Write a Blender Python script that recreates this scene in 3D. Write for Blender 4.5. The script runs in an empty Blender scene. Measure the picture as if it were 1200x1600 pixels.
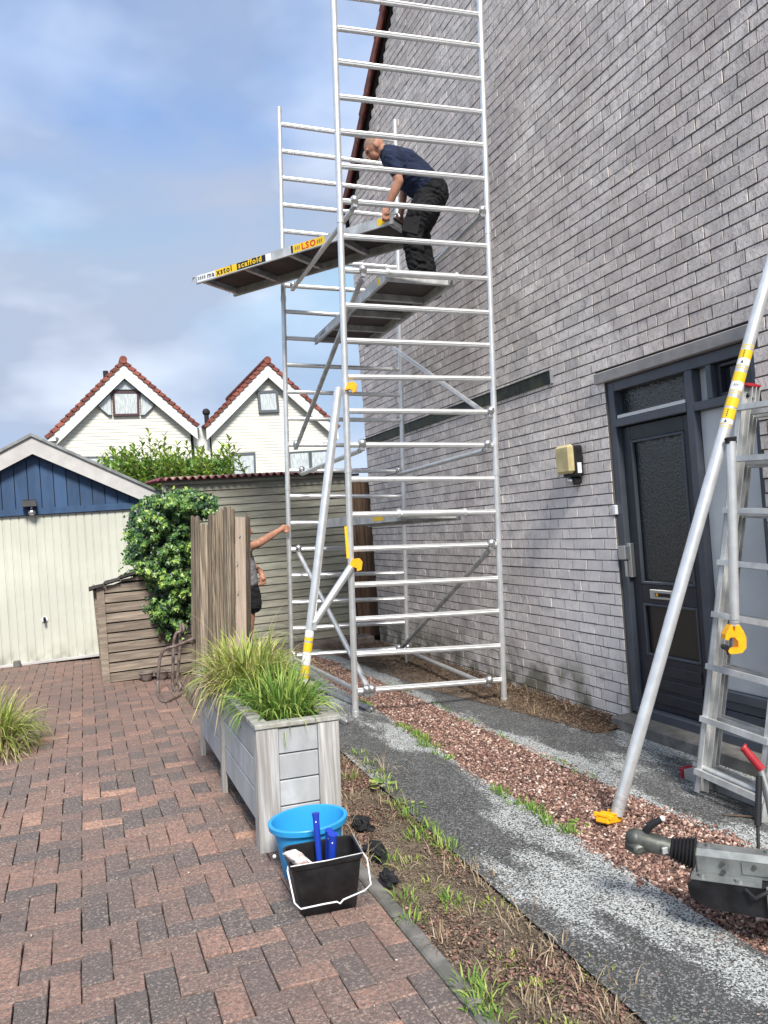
import bpy, bmesh, math, random
import numpy as np
from mathutils import Vector, Matrix, noise as mnoise

SC = bpy.context.scene
COL = SC.collection
RAD = math.radians
# ------------------------------------------------------------------ camera
# world: X to the right (towards the brick wall at X = 3.6 m), Y away along that wall, Z up, lens at the origin
RIGHT = Vector((0.9283, -0.3644, -0.0743)).normalized()
FWD = Vector((0.3663, 0.9304, 0.0125)).normalized()
UP = RIGHT.cross(FWD).normalized()
RIGHT = FWD.cross(UP).normalized()
cam_d = bpy.data.cameras.new('camera')
cam = bpy.data.objects.new('camera', cam_d)
COL.objects.link(cam)
cam.matrix_world = Matrix(((RIGHT.x, UP.x, -FWD.x, 0), (RIGHT.y, UP.y, -FWD.y, 0), (RIGHT.z, UP.z, -FWD.z, 0), (0, 0, 0, 1)))
cam_d.sensor_fit = 'VERTICAL'
cam_d.sensor_height = 24.0
cam_d.lens = 24.0 * 1200 / 1600
cam_d.clip_start = 0.05
cam_d.clip_end = 2000
SC.camera = cam
# ------------------------------------------------------------------ sky, sun, exposure
SUN_DIR = Vector((-0.10, -0.75, 0.76)).normalized()          # towards the sun
world = bpy.data.worlds.new('World'); SC.world = world; world.use_nodes = True
wn = world.node_tree; wn.nodes.clear()
def WN(t, **k):
    n = wn.nodes.new(t)
    for a, b in k.items(): setattr(n, a, b)
    return n
w_out = WN('ShaderNodeOutputWorld'); w_bg = WN('ShaderNodeBackground'); w_bg.inputs[1].default_value = 0.135
sky = WN('ShaderNodeTexSky', sky_type='NISHITA'); sky.sun_disc = False
sky.sun_elevation = math.asin(SUN_DIR.z); sky.sun_rotation = math.atan2(SUN_DIR.x, SUN_DIR.y)
sky.air_density = 1.0; sky.dust_density = 1.0; sky.ozone_density = 1.0
w_tc = WN('ShaderNodeTexCoord')
w_map = WN('ShaderNodeMapping'); w_map.inputs['Scale'].default_value = (1.0, 1.0, 2.0); w_map.inputs['Location'].default_value = (0.35, 1.9, 0.6)
w_n1 = WN('ShaderNodeTexNoise'); w_n1.inputs['Scale'].default_value = 2.1; w_n1.inputs['Detail'].default_value = 5; w_n1.inputs['Roughness'].default_value = 0.48; w_n1.inputs['Distortion'].default_value = 0.25
w_r1 = WN('ShaderNodeValToRGB'); w_r1.color_ramp.elements[0].position = 0.33; w_r1.color_ramp.elements[0].color = (.20, .20, .20, 1); w_r1.color_ramp.elements[1].position = 0.58
w_n2 = WN('ShaderNodeTexNoise'); w_n2.inputs['Scale'].default_value = 3.3; w_n2.inputs['Detail'].default_value = 4; w_n2.inputs['Roughness'].default_value = 0.5
w_r2 = WN('ShaderNodeValToRGB')
w_r2.color_ramp.elements[0].position = 0.40; w_r2.color_ramp.elements[0].color = (1.65, 1.92, 2.5, 1)
w_r2.color_ramp.elements[1].position = 0.60; w_r2.color_ramp.elements[1].color = (2.8, 3.1, 3.65, 1)
w_blue = WN('ShaderNodeMixRGB', blend_type='MULTIPLY'); w_blue.inputs[0].default_value = 1; w_blue.inputs[2].default_value = (.55, .70, .84, 1)
w_cap = WN('ShaderNodeMixRGB', blend_type='DARKEN'); w_cap.inputs[0].default_value = 1; w_cap.inputs[2].default_value = (1.45, 2.1, 3.0, 1)      # thin veil: the clear parts never glare
w_mix = WN('ShaderNodeMixRGB')
L = wn.links.new
L(w_tc.outputs['Generated'], w_map.inputs[0]); L(w_map.outputs[0], w_n1.inputs[0]); L(w_map.outputs[0], w_n2.inputs[0])
L(w_n1.outputs[0], w_r1.inputs[0]); L(w_n2.outputs[0], w_r2.inputs[0])
L(sky.outputs[0], w_blue.inputs[1]); L(w_r1.outputs[0], w_mix.inputs[0]); L(w_blue.outputs[0], w_cap.inputs[1]); L(w_cap.outputs[0], w_mix.inputs[1]); L(w_r2.outputs[0], w_mix.inputs[2])
L(w_mix.outputs[0], w_bg.inputs[0]); L(w_bg.outputs[0], w_out.inputs[0])
sun_d = bpy.data.lights.new('sun', 'SUN'); sun_d.energy = 2.6; sun_d.angle = RAD(15); sun_d.color = (1.0, 0.95, 0.87)
sun = bpy.data.objects.new('sun', sun_d); COL.objects.link(sun)
sun.rotation_euler = SUN_DIR.to_track_quat('Z', 'Y').to_euler()
vs = SC.view_settings; vs.view_transform = 'Standard'; vs.look = 'None'; vs.gamma = 1; vs.use_curve_mapping = False; vs.exposure = 1.18

# ------------------------------------------------------------------ geometry of the survey (photo point -> place on a known real plane)
D = 3.6; Z0 = -1.6056; SLOPE = 0.038
def G(x):                                     # height of the sloping yard at x
    return Z0 + SLOPE * (D - max(-1.1, min(x, D + .3)))
def ray(u, v): return RIGHT * (u - 600) + UP * (800 - v) + FWD * 1200
def onX(u, v, X=3.6): d = ray(u, v); return d * (X / d.x)
def onY(u, v, Y): d = ray(u, v); return d * (Y / d.y)
def onG(u, v): d = ray(u, v); return d * ((Z0 + SLOPE * D) / (d.z + SLOPE * d.x))
def at(u, v, dep): return ray(u, v) * (dep / 1200.0)
def px(p):
    c = FWD.dot(p)
    return (600 + 1200 * RIGHT.dot(p) / c, 800 - 1200 * UP.dot(p) / c, c)

# ------------------------------------------------------------------ helpers
ORG = {}
class MB:
    def __init__(s): s.v = []; s.f = []; s.t = []; s.m = []; s.ct = 0.5; s.cm = 0; s.xf = None
    def add(s, vs, fs):
        b = len(s.v)
        if s.xf is not None: vs = [s.xf @ Vector(p) for p in vs]
        s.v += [tuple(p) for p in vs]
        for f in fs: s.f.append(tuple(i + b for i in f)); s.t.append(s.ct); s.m.append(s.cm)
        return s
    def box(s, a, b):
        x0, y0, z0 = a; x1, y1, z1 = b
        return s.add([(x0,y0,z0),(x1,y0,z0),(x1,y1,z0),(x0,y1,z0),(x0,y0,z1),(x1,y0,z1),(x1,y1,z1),(x0,y1,z1)],
              [(0,3,2,1),(4,5,6,7),(0,1,5,4),(1,2,6,5),(2,3,7,6),(3,0,4,7)])
    def cbox(s, a, b, c=.003):                    # chamfered box
        x0, y0, z0 = a; x1, y1, z1 = b; c = min(c, (x1-x0)/3, (y1-y0)/3, (z1-z0)/3)
        bm = bmesh.new()
        vs = []
        for x in (x0, x1):
            for y in (y0, y1):
                for z in (z0, z1):
                    sx = c if x == x0 else -c; sy = c if y == y0 else -c; sz = c if z == z0 else -c
                    vs += [bm.verts.new((x, y+sy, z+sz)), bm.verts.new((x+sx, y, z+sz)), bm.verts.new((x+sx, y+sy, z))]
        bmesh.ops.convex_hull(bm, input=vs)
        bm.verts.index_update()
        s.add([v.co for v in bm.verts], [[v.index for v in f.verts] for f in bm.faces]); bm.free()
        return s
    def hexa(s, q0, q1):                          # two quads (4 pts each), joined
        return s.add(list(q0) + list(q1), [(3,2,1,0),(4,5,6,7),(0,1,5,4),(1,2,6,5),(2,3,7,6),(3,0,4,7)])
    def prism(s, poly, ext):
        n = len(poly); e = Vector(ext)
        vs = [Vector(p) for p in poly] + [Vector(p) + e for p in poly]
        return s.add(vs, [tuple(range(n-1, -1, -1)), tuple(range(n, 2*n))] + [(i, (i+1) % n, n+(i+1) % n, n+i) for i in range(n)])
    def tube(s, pts, r, n=10, flute=0, cap=True):
        pts = [Vector(p) for p in pts]; rs = r if isinstance(r, (list, tuple)) else [r]*len(pts)
        rings = []; ref = None
        for i, p in enumerate(pts):
            d = (pts[min(i+1, len(pts)-1)] - pts[max(i-1, 0)]).normalized()
            if ref is None: ref = Vector((0, 0, 1)) if abs(d.z) < .9 else Vector((1, 0, 0))
            a = d.cross(ref).normalized(); b = d.cross(a).normalized(); ref = -b if False else b.cross(d) if False else ref
            ring = []
            for k in range(n):
                rr = rs[i] * (1 - (flute if k % 2 else 0)); an = 2*math.pi*k/n
                ring.append(p + a*math.cos(an)*rr + b*math.sin(an)*rr)
            rings.append(ring)
        vs = [q for rg in rings for q in rg]; fs = []
        for i in range(len(pts)-1):
            for k in range(n):
                k2 = (k+1) % n
                fs.append((i*n+k, i*n+k2, (i+1)*n+k2, (i+1)*n+k))
        if cap: fs += [tuple(range(n-1, -1, -1)), tuple(range((len(pts)-1)*n, len(pts)*n))]
        return s.add(vs, fs)
    def ball(s, c, r, n=10, m=7, sc=(1, 1, 1), rot=None):
        c = Vector(c); vs = []; fs = []
        for j in range(m+1):
            th = math.pi*j/m
            for k in range(n):
                ph = 2*math.pi*k/n
                q = Vector((math.sin(th)*math.cos(ph)*sc[0], math.sin(th)*math.sin(ph)*sc[1], math.cos(th)*sc[2]))*r
                if rot is not None: q = rot @ q
                vs.append(c+q)
        for j in range(m):
            for k in range(n):
                k2 = (k+1) % n
                fs.append((j*n+k, (j+1)*n+k, (j+1)*n+k2, j*n+k2))
        return s.add(vs, fs)
    def limb(s, pts, rs, n=12):                   # tapered capsules
        pts = [Vector(p) for p in pts]
        for i in range(len(pts)-1): s.tube([pts[i], pts[i+1]], [rs[i], rs[i+1]], n)
        for p, r in zip(pts, rs): s.ball(p, r, n, 8)
        return s
    def data(s, name, mats, smooth=False, off=Vector((0, 0, 0))):
        me = bpy.data.meshes.new(name)
        me.from_pydata([(v[0]-off.x, v[1]-off.y, v[2]-off.z) for v in s.v], [], s.f)
        for m in (mats if isinstance(mats, (list, tuple)) else [mats]): me.materials.append(m)
        a = me.attributes.new('tone', 'FLOAT', 'FACE'); a.data.foreach_set('value', s.t)
        me.polygons.foreach_set('material_index', s.m)
        if smooth:
            me.polygons.foreach_set('use_smooth', [True]*len(s.f))
            if smooth == 'auto': me.set_sharp_from_angle(angle=RAD(40))
        me.update()
        return me
    def build(s, name, mats, parent=None, smooth=False, loc=None):
        off = ORG[parent.name] if parent is not None else Vector(loc) if loc is not None else Vector((0, 0, 0))
        me = s.data(name, mats, smooth, off)
        o = bpy.data.objects.new(name, me); COL.objects.link(o)
        ORG[o.name] = off
        if parent is not None: o.parent = parent
        else: o.location = off
        return o
def build_split(m, name, mats, parent, smooth=False):
    par = list(range(len(m.v)))
    def find(i):
        while par[i] != i: par[i] = par[par[i]]; i = par[i]
        return i
    for f in m.f:
        for i in f[1:]: par[find(i)] = find(f[0])
    gr = {}
    for k, f in enumerate(m.f): gr.setdefault(find(f[0]), []).append(k)
    out = []
    for ks in gr.values():
        n = MB(); mp = {}
        for k in ks:
            ff = []
            for i in m.f[k]:
                if i not in mp: mp[i] = len(n.v); n.v.append(m.v[i])
                ff.append(mp[i])
            n.f.append(tuple(ff)); n.t.append(m.t[k]); n.m.append(0)
        out.append(n.build(name, mats, parent, smooth))
    return out
def inst(name, me, parent, loc, rot=None):
    o = bpy.data.objects.new(name, me); COL.objects.link(o); o.parent = parent
    o.location = Vector(loc) - ORG[parent.name]
    if rot: o.rotation_euler = rot
    return o
def thing(name, label, cat, loc, group=None):
    o = bpy.data.objects.new(name, None); o.empty_display_size = .1; COL.objects.link(o); o.location = loc
    ORG[o.name] = Vector(loc); return tag(o, label, cat, group)
def tag(o, label, cat, group=None):
    o['label'] = label; o['category'] = cat
    if group: o['group'] = group
    return o
def struct(o): o['kind'] = 'structure'; return o
def stuff(o): o['kind'] = 'stuff'; return o
def bulk(name, V, F, mat, tones=None, parent=None, smooth=False):   # numpy arrays of equal faces
    off = ORG[parent.name] if parent is not None else Vector((0, 0, 0))
    me = bpy.data.meshes.new(name); nv = len(V); nf = len(F); k = F.shape[1]
    me.vertices.add(nv); me.vertices.foreach_set('co', (V - np.array(off)).astype(np.float32).ravel())
    me.loops.add(nf*k); me.loops.foreach_set('vertex_index', F.astype(np.int32).ravel())
    me.polygons.add(nf); me.polygons.foreach_set('loop_start', np.arange(0, nf*k, k, dtype=np.int32))
    me.materials.append(mat)
    a = me.attributes.new('tone', 'FLOAT', 'FACE')
    a.data.foreach_set('value', (tones if tones is not None else np.full(nf, .5)).astype(np.float32))
    if smooth: me.polygons.foreach_set('use_smooth', np.ones(nf, bool))
    me.update(calc_edges=True); me.validate()
    o = bpy.data.objects.new(name, me); COL.objects.link(o); ORG[o.name] = off
    if parent is not None: o.parent = parent
    return o

# ------------------------------------------------------------------ materials
def mat(name, col, rough=.7, metal=0, tone=0, n1=None, n2=None, bump=None, spec=.4, ramp=None, coords='OBJ', extra=None, trans=0):
    """col base; tone: how far the 'tone' attribute darkens/lightens; n1,n2=(scale, amount, stretch, tint); bump=(scale, strength, dist, stretch)"""
    m = bpy.data.materials.new(name); m.use_nodes = True; nt = m.node_tree; N = nt.nodes; K = nt.links.new
    bs = N['Principled BSDF']; bs.inputs['Roughness'].default_value = rough; bs.inputs['Metallic'].default_value = metal
    bs.inputs['Specular IOR Level'].default_value = spec
    tc = N.new('ShaderNodeNewGeometry'); P = tc.outputs['Position']
    def nz(scale, stretch=(1, 1, 1), detail=4, rg=.55):
        mp = N.new('ShaderNodeMapping'); mp.inputs['Scale'].default_value = stretch; K(P, mp.inputs[0])
        n = N.new('ShaderNodeTexNoise'); n.inputs['Scale'].default_value = scale; n.inputs['Detail'].default_value = detail; n.inputs['Roughness'].default_value = rg
        K(mp.outputs[0], n.inputs[0]); return n.outputs[0]
    if ramp:
        at_ = N.new('ShaderNodeAttribute'); at_.attribute_name = 'tone'
        rp = N.new('ShaderNodeValToRGB'); el = rp.color_ramp.elements
        while len(el) > 1: el.remove(el[0])
        for i, (p, c) in enumerate(ramp):
            e = el[0] if i == 0 else el.new(p)
            e.position = p; e.color = (*c, 1)
        K(at_.outputs['Fac'], rp.inputs[0]); cur = rp.outputs[0]
    else:
        rgb = N.new('ShaderNodeRGB'); rgb.outputs[0].default_value = (*col, 1); cur = rgb.outputs[0]
        if tone:
            at_ = N.new('ShaderNodeAttribute'); at_.attribute_name = 'tone'
            mr = N.new('ShaderNodeMapRange'); mr.inputs[3].default_value = 1-tone; mr.inputs[4].default_value = 1+tone; K(at_.outputs['Fac'], mr.inputs[0])
            vm = N.new('ShaderNodeVectorMath'); vm.operation = 'SCALE'; K(cur, vm.inputs[0]); K(mr.outputs[0], vm.inputs['Scale']); cur = vm.outputs[0]
    for q in (n1, n2):
        if not q: continue
        sc, amt, st, tint = (list(q) + [(1, 1, 1), None][len(q)-2:])[:4] if len(q) < 4 else q
        r = nz(sc, st or (1, 1, 1)); mr = N.new('ShaderNodeMapRange'); mr.inputs[1].default_value = .35; mr.inputs[2].default_value = .65; mr.interpolation_type = 'SMOOTHSTEP'
        K(r, mr.inputs[0])
        if tint:
            mr.inputs[4].default_value = amt
            mx = N.new('ShaderNodeMixRGB'); K(mr.outputs[0], mx.inputs[0]); K(cur, mx.inputs[1]); mx.inputs[2].default_value = (*tint, 1); cur = mx.outputs[0]
        else:
            mr.inputs[3].default_value = 1-amt; mr.inputs[4].default_value = 1+amt
            vm = N.new('ShaderNodeVectorMath'); vm.operation = 'SCALE'; K(cur, vm.inputs[0]); K(mr.outputs[0], vm.inputs['Scale']); cur = vm.outputs[0]
    if extra: cur = extra(N, K, P, cur, nz)
    K(cur, bs.inputs['Base Color'])
    if bump:
        sc, stg, dist, st = bump
        b = N.new('ShaderNodeBump'); b.inputs['Strength'].default_value = stg; b.inputs['Distance'].default_value = dist
        K(nz(sc, st, 5, .6), b.inputs['Height']); K(b.outputs[0], bs.inputs['Normal'])
    if trans:
        tr = N.new('ShaderNodeBsdfTranslucent'); K(cur, tr.inputs[0]); mx = N.new('ShaderNodeMixShader'); mx.inputs[0].default_value = trans
        K(bs.outputs[0], mx.inputs[1]); K(tr.outputs[0], mx.inputs[2]); K(mx.outputs[0], N['Material Output'].inputs[0])
    return m
I3 = (1, 1, 1)
def zmask(N, K, P, lo, hi, axis=2):
    sp = N.new('ShaderNodeSeparateXYZ'); K(P, sp.inputs[0]); mr = N.new('ShaderNodeMapRange'); mr.interpolation_type = 'SMOOTHSTEP'
    mr.inputs[1].default_value = lo; mr.inputs[2].default_value = hi; K(sp.outputs[axis], mr.inputs[0]); return mr.outputs[0]
def mul(N, K, a, b):
    m = N.new('ShaderNodeMath'); m.operation = 'MULTIPLY'
    for i, q in enumerate((a, b)):
        if isinstance(q, (int, float)): m.inputs[i].default_value = q
        else: K(q, m.inputs[i])
    return m.outputs[0]
def thr(N, K, a, lo, hi, o0=0, o1=1):
    mr = N.new('ShaderNodeMapRange'); mr.inputs[1].default_value = lo; mr.inputs[2].default_value = hi; mr.inputs[3].default_value = o0; mr.inputs[4].default_value = o1; K(a, mr.inputs[0]); return mr.outputs[0]
def mixc(N, K, fac, a, c):
    mx = N.new('ShaderNodeMixRGB'); K(fac, mx.inputs[0]); K(a, mx.inputs[1])
    if isinstance(c, tuple): mx.inputs[2].default_value = (*c, 1)
    else: K(c, mx.inputs[2])
    return mx.outputs[0]

def wall_extra(N, K, P, cur, nz):
    # limewash worn thinner high up, whiter by the door, dirt patches, algae on the plinth and under the ledge
    spk = thr(N, K, nz(46, (1, 1, .42), 5, .72), .50, .60)
    cur = mixc(N, K, mul(N, K, spk, .45), cur, (.30, .28, .27))
    dot = thr(N, K, nz(85, (1, 1, .8), 3, .6), .60, .66)
    cur = mixc(N, K, mul(N, K, dot, .65), cur, (.09, .085, .085))
    wht = thr(N, K, nz(48, (1, 1.3, .30), 4, .65), .54, .64)
    cur = mixc(N, K, mul(N, K, wht, .45), cur, (.78, .75, .74))
    tint = thr(N, K, nz(.9, (1, 1, 1), 4), .48, .62)
    cur = mixc(N, K, mul(N, K, tint, .35), cur, (.50, .41, .38))
    blot = thr(N, K, nz(2.2, (1, 1, 1), 5), .55, .72)
    cur = mixc(N, K, mul(N, K, blot, .40), cur, (.30, .255, .25))
    low = zmask(N, K, P, .9, -.3); near = zmask(N, K, P, 6.6, 4.9, 1)
    cur = mixc(N, K, mul(N, K, mul(N, K, low, near), .50), cur, (.80, .78, .78))
    alg = mul(N, K, zmask(N, K, P, -1.05, -1.5), thr(N, K, nz(4, (1, 1, 1), 5), .42, .6))
    return mixc(N, K, mul(N, K, alg, .8), cur, (.10, .105, .05))
M_brick = mat('limewashed_brick', (.80, .725, .68), .85, tone=.17, n1=(9, .12, I3, None), extra=wall_extra, bump=(60, .75, .008, (1, 2.0, .45)))
M_mortar = mat('dark_mortar', (.105, .098, .093), .95, bump=(60, .5, .004, I3))
PAVE_R = [(0, (.10, .095, .095)), (.3, (.16, .12, .108)), (.55, (.25, .155, .125)), (.8, (.36, .20, .15)), (1, (.58, .32, .22))]
def pave_extra(N, K, P, cur, nz):
    cur = mixc(N, K, thr(N, K, nz(9, I3, 5, .65), .42, .66, 0, .45), cur, (.14, .11, .10))
    cur = mixc(N, K, thr(N, K, nz(62, I3, 5, .78), .46, .56, 0, .66), cur, (.085, .075, .073))
    cur = mixc(N, K, thr(N, K, nz(90, I3, 4, .78), .53, .60, 0, .60), cur, (.48, .37, .31))
    cur = mixc(N, K, thr(N, K, nz(1.1, I3, 4), .47, .66, 0, .40), cur, (.14, .105, .095))
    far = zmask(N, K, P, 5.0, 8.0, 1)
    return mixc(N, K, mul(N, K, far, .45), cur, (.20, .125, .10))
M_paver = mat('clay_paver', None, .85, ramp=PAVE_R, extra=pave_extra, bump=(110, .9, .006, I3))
M_joint = mat('mossy_joint_sand', (.045, .038, .03), 1, n1=(30, .4, I3, None), n2=(6, .5, I3, (.06, .062, .03)), bump=(80, .6, .006, I3))
def asph_mat(name, pale):
    def ex(N, K, P, cur, nz):
        sp = N.new('ShaderNodeSeparateXYZ'); K(P, sp.inputs[0])
        vo = N.new('ShaderNodeTexVoronoi'); vo.inputs['Scale'].default_value = 150; K(P, vo.inputs['Vector'])
        sc_ = N.new('ShaderNodeSeparateColor'); K(vo.outputs['Color'], sc_.inputs[0])
        cur = mixc(N, K, thr(N, K, sc_.outputs[0], .72, .78, 0, .55), cur, (.30, .30, .29))          # pale chippings in the dark binder
        cur = mixc(N, K, thr(N, K, nz(300, I3, 2, .6), .50, .62, 0, .5), cur, (.16, .16, .155))
        big = nz(1.5, (1.6, .6, 1), 5, .62)
        ad = N.new('ShaderNodeMath'); ad.operation = 'ADD'; K(big, ad.inputs[0]); K(pale(N, K, sp), ad.inputs[1])
        m1 = thr(N, K, ad.outputs[0], .46, .585)
        n3 = N.new('ShaderNodeMath'); n3.operation = 'ADD'; K(m1, n3.inputs[0]); K(thr(N, K, nz(85, I3, 4, .75), .35, .65, -.6, .6), n3.inputs[1])
        m2 = thr(N, K, n3.outputs[0], .42, .56)
        holes = thr(N, K, sc_.outputs[1], .20, .26)                                                # dark grit showing through the lichen
        holes2 = thr(N, K, nz(120, I3, 3, .6), .43, .48)
        c2 = N.new('ShaderNodeVectorMath'); c2.operation = 'SCALE'; c2.inputs[0].default_value = (.55, .57, .56); K(thr(N, K, sc_.outputs[2], 0, 1, .75, 1.1), c2.inputs['Scale'])
        return mixc(N, K, mul(N, K, mul(N, K, m2, holes), holes2), cur, c2.outputs[0])
    return mat(name, (.05, .05, .052), .92, n1=(6, .25, I3, None), extra=ex, bump=(130, .9, .008, I3))
M_asph = asph_mat('lichened_asphalt', lambda N, K, sp: thr(N, K, sp.outputs[0], 1.72, 2.06, -.10, .13))
def _hp(N, K, sp):
    a = thr(N, K, sp.outputs[0], 2.66, 2.90, .14, -.10); b = thr(N, K, sp.outputs[0], 3.15, 3.5, 0, .20)
    m = N.new('ShaderNodeMath'); m.operation = 'ADD'; K(a, m.inputs[0]); K(b, m.inputs[1]); return m.outputs[0]
M_asph2 = asph_mat('lichened_asphalt_by_house', _hp)
M_soil = mat('bed_soil', (.11, .082, .062), 1, n1=(9, .35, I3, None), n2=(2.5, .8, I3, (.20, .155, .11)), bump=(45, .9, .02, I3))
M_earth = mat('earth', (.09, .075, .055), 1, n1=(1.5, .3, I3, None), n2=(.7, .6, I3, (.06, .08, .03)), bump=(12, .6, .03, I3))
M_gravel = mat('red_gravel', None, .85, ramp=[(0, (.06, .038, .033)), (.35, (.17, .095, .075)), (.7, (.32, .18, .14)), (.9, (.50, .34, .27)), (1, (.70, .60, .53))], n1=(80, .25, I3, None))
M_concrete = mat('old_concrete', (.17, .16, .15), .9, n1=(12, .25, I3, None), n2=(4, .5, I3, (.1, .1, .08)), bump=(60, .5, .006, I3))
M_alu = mat('aluminium', (.76, .765, .76), .36, .68, n1=(14, .07, I3, None), n2=(5, .30, I3, (.62, .63, .64)), spec=.5)
M_aludull = mat('dull_aluminium', (.55, .56, .57), .5, .7, n1=(9, .2, I3, None), bump=(40, .2, .002, I3))
M_alulad = mat('weathered_ladder_aluminium', (.55, .56, .56), .55, .55, n1=(7, .18, I3, None), n2=(22, .25, (1, 1, .3), (.35, .35, .33)), bump=(30, .2, .002, I3))
M_yel = mat('yellow_plastic', (.90, .42, .01), .45, n1=(30, .08, I3, None))
M_yelst = mat('yellow_sticker', (.80, .52, .02), .5)
M_blk = mat('black_plastic', (.010, .010, .012), .4, n1=(18, .4, I3, None), n2=(12, .05, I3, (.14, .13, .12)))
M_rub = mat('black_rubber', (.015, .015, .017), .55)
M_white = mat('white_sticker', (.75, .76, .78), .5)
M_red = mat('red_plastic', (.36, .02, .03), .45, n1=(20, .15, I3, None))
M_redtxt = mat('red_print', (.55, .04, .02), .5)
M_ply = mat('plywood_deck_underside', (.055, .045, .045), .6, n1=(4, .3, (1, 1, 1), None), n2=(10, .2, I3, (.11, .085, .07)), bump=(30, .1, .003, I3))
M_frame = mat('anthracite_paint', (.075, .085, .105), .35, n1=(6, .08, I3, None))
M_door = mat('dark_door_paint', (.028, .031, .040), .32, n1=(8, .12, I3, None))
M_panel = mat('pale_grey_panel', (.56, .58, .59), .3, n1=(2.5, .06, I3, None))
M_chrome = mat('brushed_steel', (.6, .6, .6), .35, .9)
M_lint = mat('concrete_lintel', (.33, .315, .31), .85, n1=(10, .14, (1, 1, 1), None), n2=(5, .35, I3, (.2, .18, .18)), bump=(50, .3, .004, I3))
def obscure(name, base):
    m = mat(name, base, .12, spec=.8); nt = m.node_tree; N = nt.nodes; K = nt.links.new
    g = N.new('ShaderNodeNewGeometry'); v = N.new('ShaderNodeTexVoronoi'); v.inputs['Scale'].default_value = 75; v.feature = 'SMOOTH_F1'
    n = N.new('ShaderNodeTexNoise'); n.inputs['Scale'].default_value = 30; K(g.outputs['Position'], n.inputs[0])
    va = N.new('ShaderNodeVectorMath'); va.operation = 'MULTIPLY_ADD'; K(n.outputs['Color'], va.inputs[0]); va.inputs[1].default_value = (.05, .05, .05); K(g.outputs['Position'], va.inputs[2]); K(va.outputs[0], v.inputs['Vector'])
    b = N.new('ShaderNodeBump'); b.inputs['Strength'].default_value = 1; b.inputs['Distance'].default_value = .0035; K(v.outputs['Distance'], b.inputs['Height']); K(b.outputs[0], N['Principled BSDF'].inputs['Normal'])
    return m
M_obsc = obscure('hammered_glass', (.018, .022, .024))
M_dglass = mat('dark_glass', (.02, .024, .03), .06, spec=.7)
M_brglass = mat('brown_reflecting_panel', (.028, .022, .02), .25, spec=.5)
M_siding = mat('cream_siding', (.69, .675, .60), .55, n1=(1.2, .05, I3, None))
M_whitep = mat('white_paint', (.72, .72, .69), .5, n1=(3, .04, I3, None))
M_tile = mat('orange_red_tile', (.21, .06, .042), .7, tone=.35, n1=(3, .25, I3, None))
M_tiled = mat('dark_roof_tile', (.05, .045, .045), .7, tone=.3, n1=(3, .3, I3, None))
M_vtile = mat('weathered_verge_tile', (.20, .065, .045), .75, tone=.3, n1=(9, .35, I3, None))
M_dark = mat('dark_board', (.02, .018, .02), .7)
M_brown = mat('brown_window_frame', (.075, .035, .04), .5)
M_curt = mat('net_curtain_behind_glass', (.50, .54, .55), .22, spec=.8, n1=(9, .22, (4, 1, .4), None))
M_gwin = mat('grey_window_frame', (.10, .115, .13), .5)
M_navy = mat('navy_painted_board', (.030, .070, .150), .55, tone=.16, n1=(9, .14, (1, 1, .2), None), bump=(60, .25, .003, (1, 1, .1)))
M_fascia = mat('grey_fascia', (.50, .49, .48), .6, n1=(3, .1, I3, None), n2=(8, .25, I3, (.36, .34, .33)))
def gd_extra(N, K, P, cur, nz):
    d = mul(N, K, zmask(N, K, P, -1.15, -1.45), thr(N, K, nz(7, (1, 1, .6), 5), .35, .6))
    cur = mixc(N, K, mul(N, K, d, .65), cur, (.16, .155, .11))
    s = mul(N, K, thr(N, K, nz(10, (1.5, 1, .09), 3), .55, .7), .25)
    return mixc(N, K, s, cur, (.34, .35, .26))
M_gdoor = mat('cream_steel_door', (.55, .56, .49), .5, n1=(1.4, .07, I3, None), extra=gd_extra)
M_wood = mat('weathered_brown_wood', (.27, .22, .175), .85, tone=.25, n1=(14, .25, (.25, 1, 3), None), n2=(6, .4, (.6, 1, 3), (.10, .075, .06)), bump=(40, .6, .004, (.1, 1, 2)))
M_woodv = mat('weathered_vertical_wood', (.30, .235, .17), .85, tone=.35, n1=(30, .5, (3, 3, .06), None), n2=(16, .65, (3, 3, .09), (.10, .088, .065)), bump=(60, .6, .004, (2, 2, .06)))
M_pale = mat('pale_new_timber', (.46, .36, .28), .8, n1=(16, .15, (3, 3, .15), None), bump=(40, .4, .003, (2, 2, .06)))
M_shed = mat('greenish_grey_shed_board', (.25, .25, .205), .85, tone=.2, n1=(10, .2, (.4, 1, 3), None), n2=(3, .4, (.6, 1, 2), (.30, .27, .22)), bump=(40, .5, .004, (.1, 1, 2)))
M_shedb = mat('brown_shed_post', (.14, .085, .055), .85, tone=.3, n1=(14, .3, (3, 3, .2), None), bump=(50, .4, .003, (2, 2, .1)))
M_ondu = mat('red_corrugated_sheet', (.22, .045, .055), .6, n1=(5, .2, I3, None))
M_plant = mat('grey_washed_planter', (.44, .455, .47), .75, tone=.14, n1=(14, .10, (1, 1, .5), None), n2=(5, .45, (1, 1, 1), (.30, .30, .29)), bump=(60, .3, .003, (1, 1, .4)))
M_plantv = mat('grey_washed_worn_post', (.47, .465, .455), .8, tone=.12, n1=(24, .16, (3, 3, .12), None), n2=(18, .75, (3, 3, .14), (.24, .215, .19)), bump=(60, .45, .003, (2, 2, .06)))
M_plantr = mat('mossy_rim_board', (.33, .325, .30), .85, tone=.12, n1=(20, .25, I3, None), n2=(9, .7, I3, (.20, .195, .14)), bump=(60, .4, .003, I3))
M_blue = mat('light_blue_bucket', (.035, .36, .74), .38, n1=(9, .05, I3, None), trans=.12)
M_roll = mat('dark_blue_plastic', (.015, .05, .42), .4)
M_wire = mat('white_coated_wire', (.78, .78, .78), .45)
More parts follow.
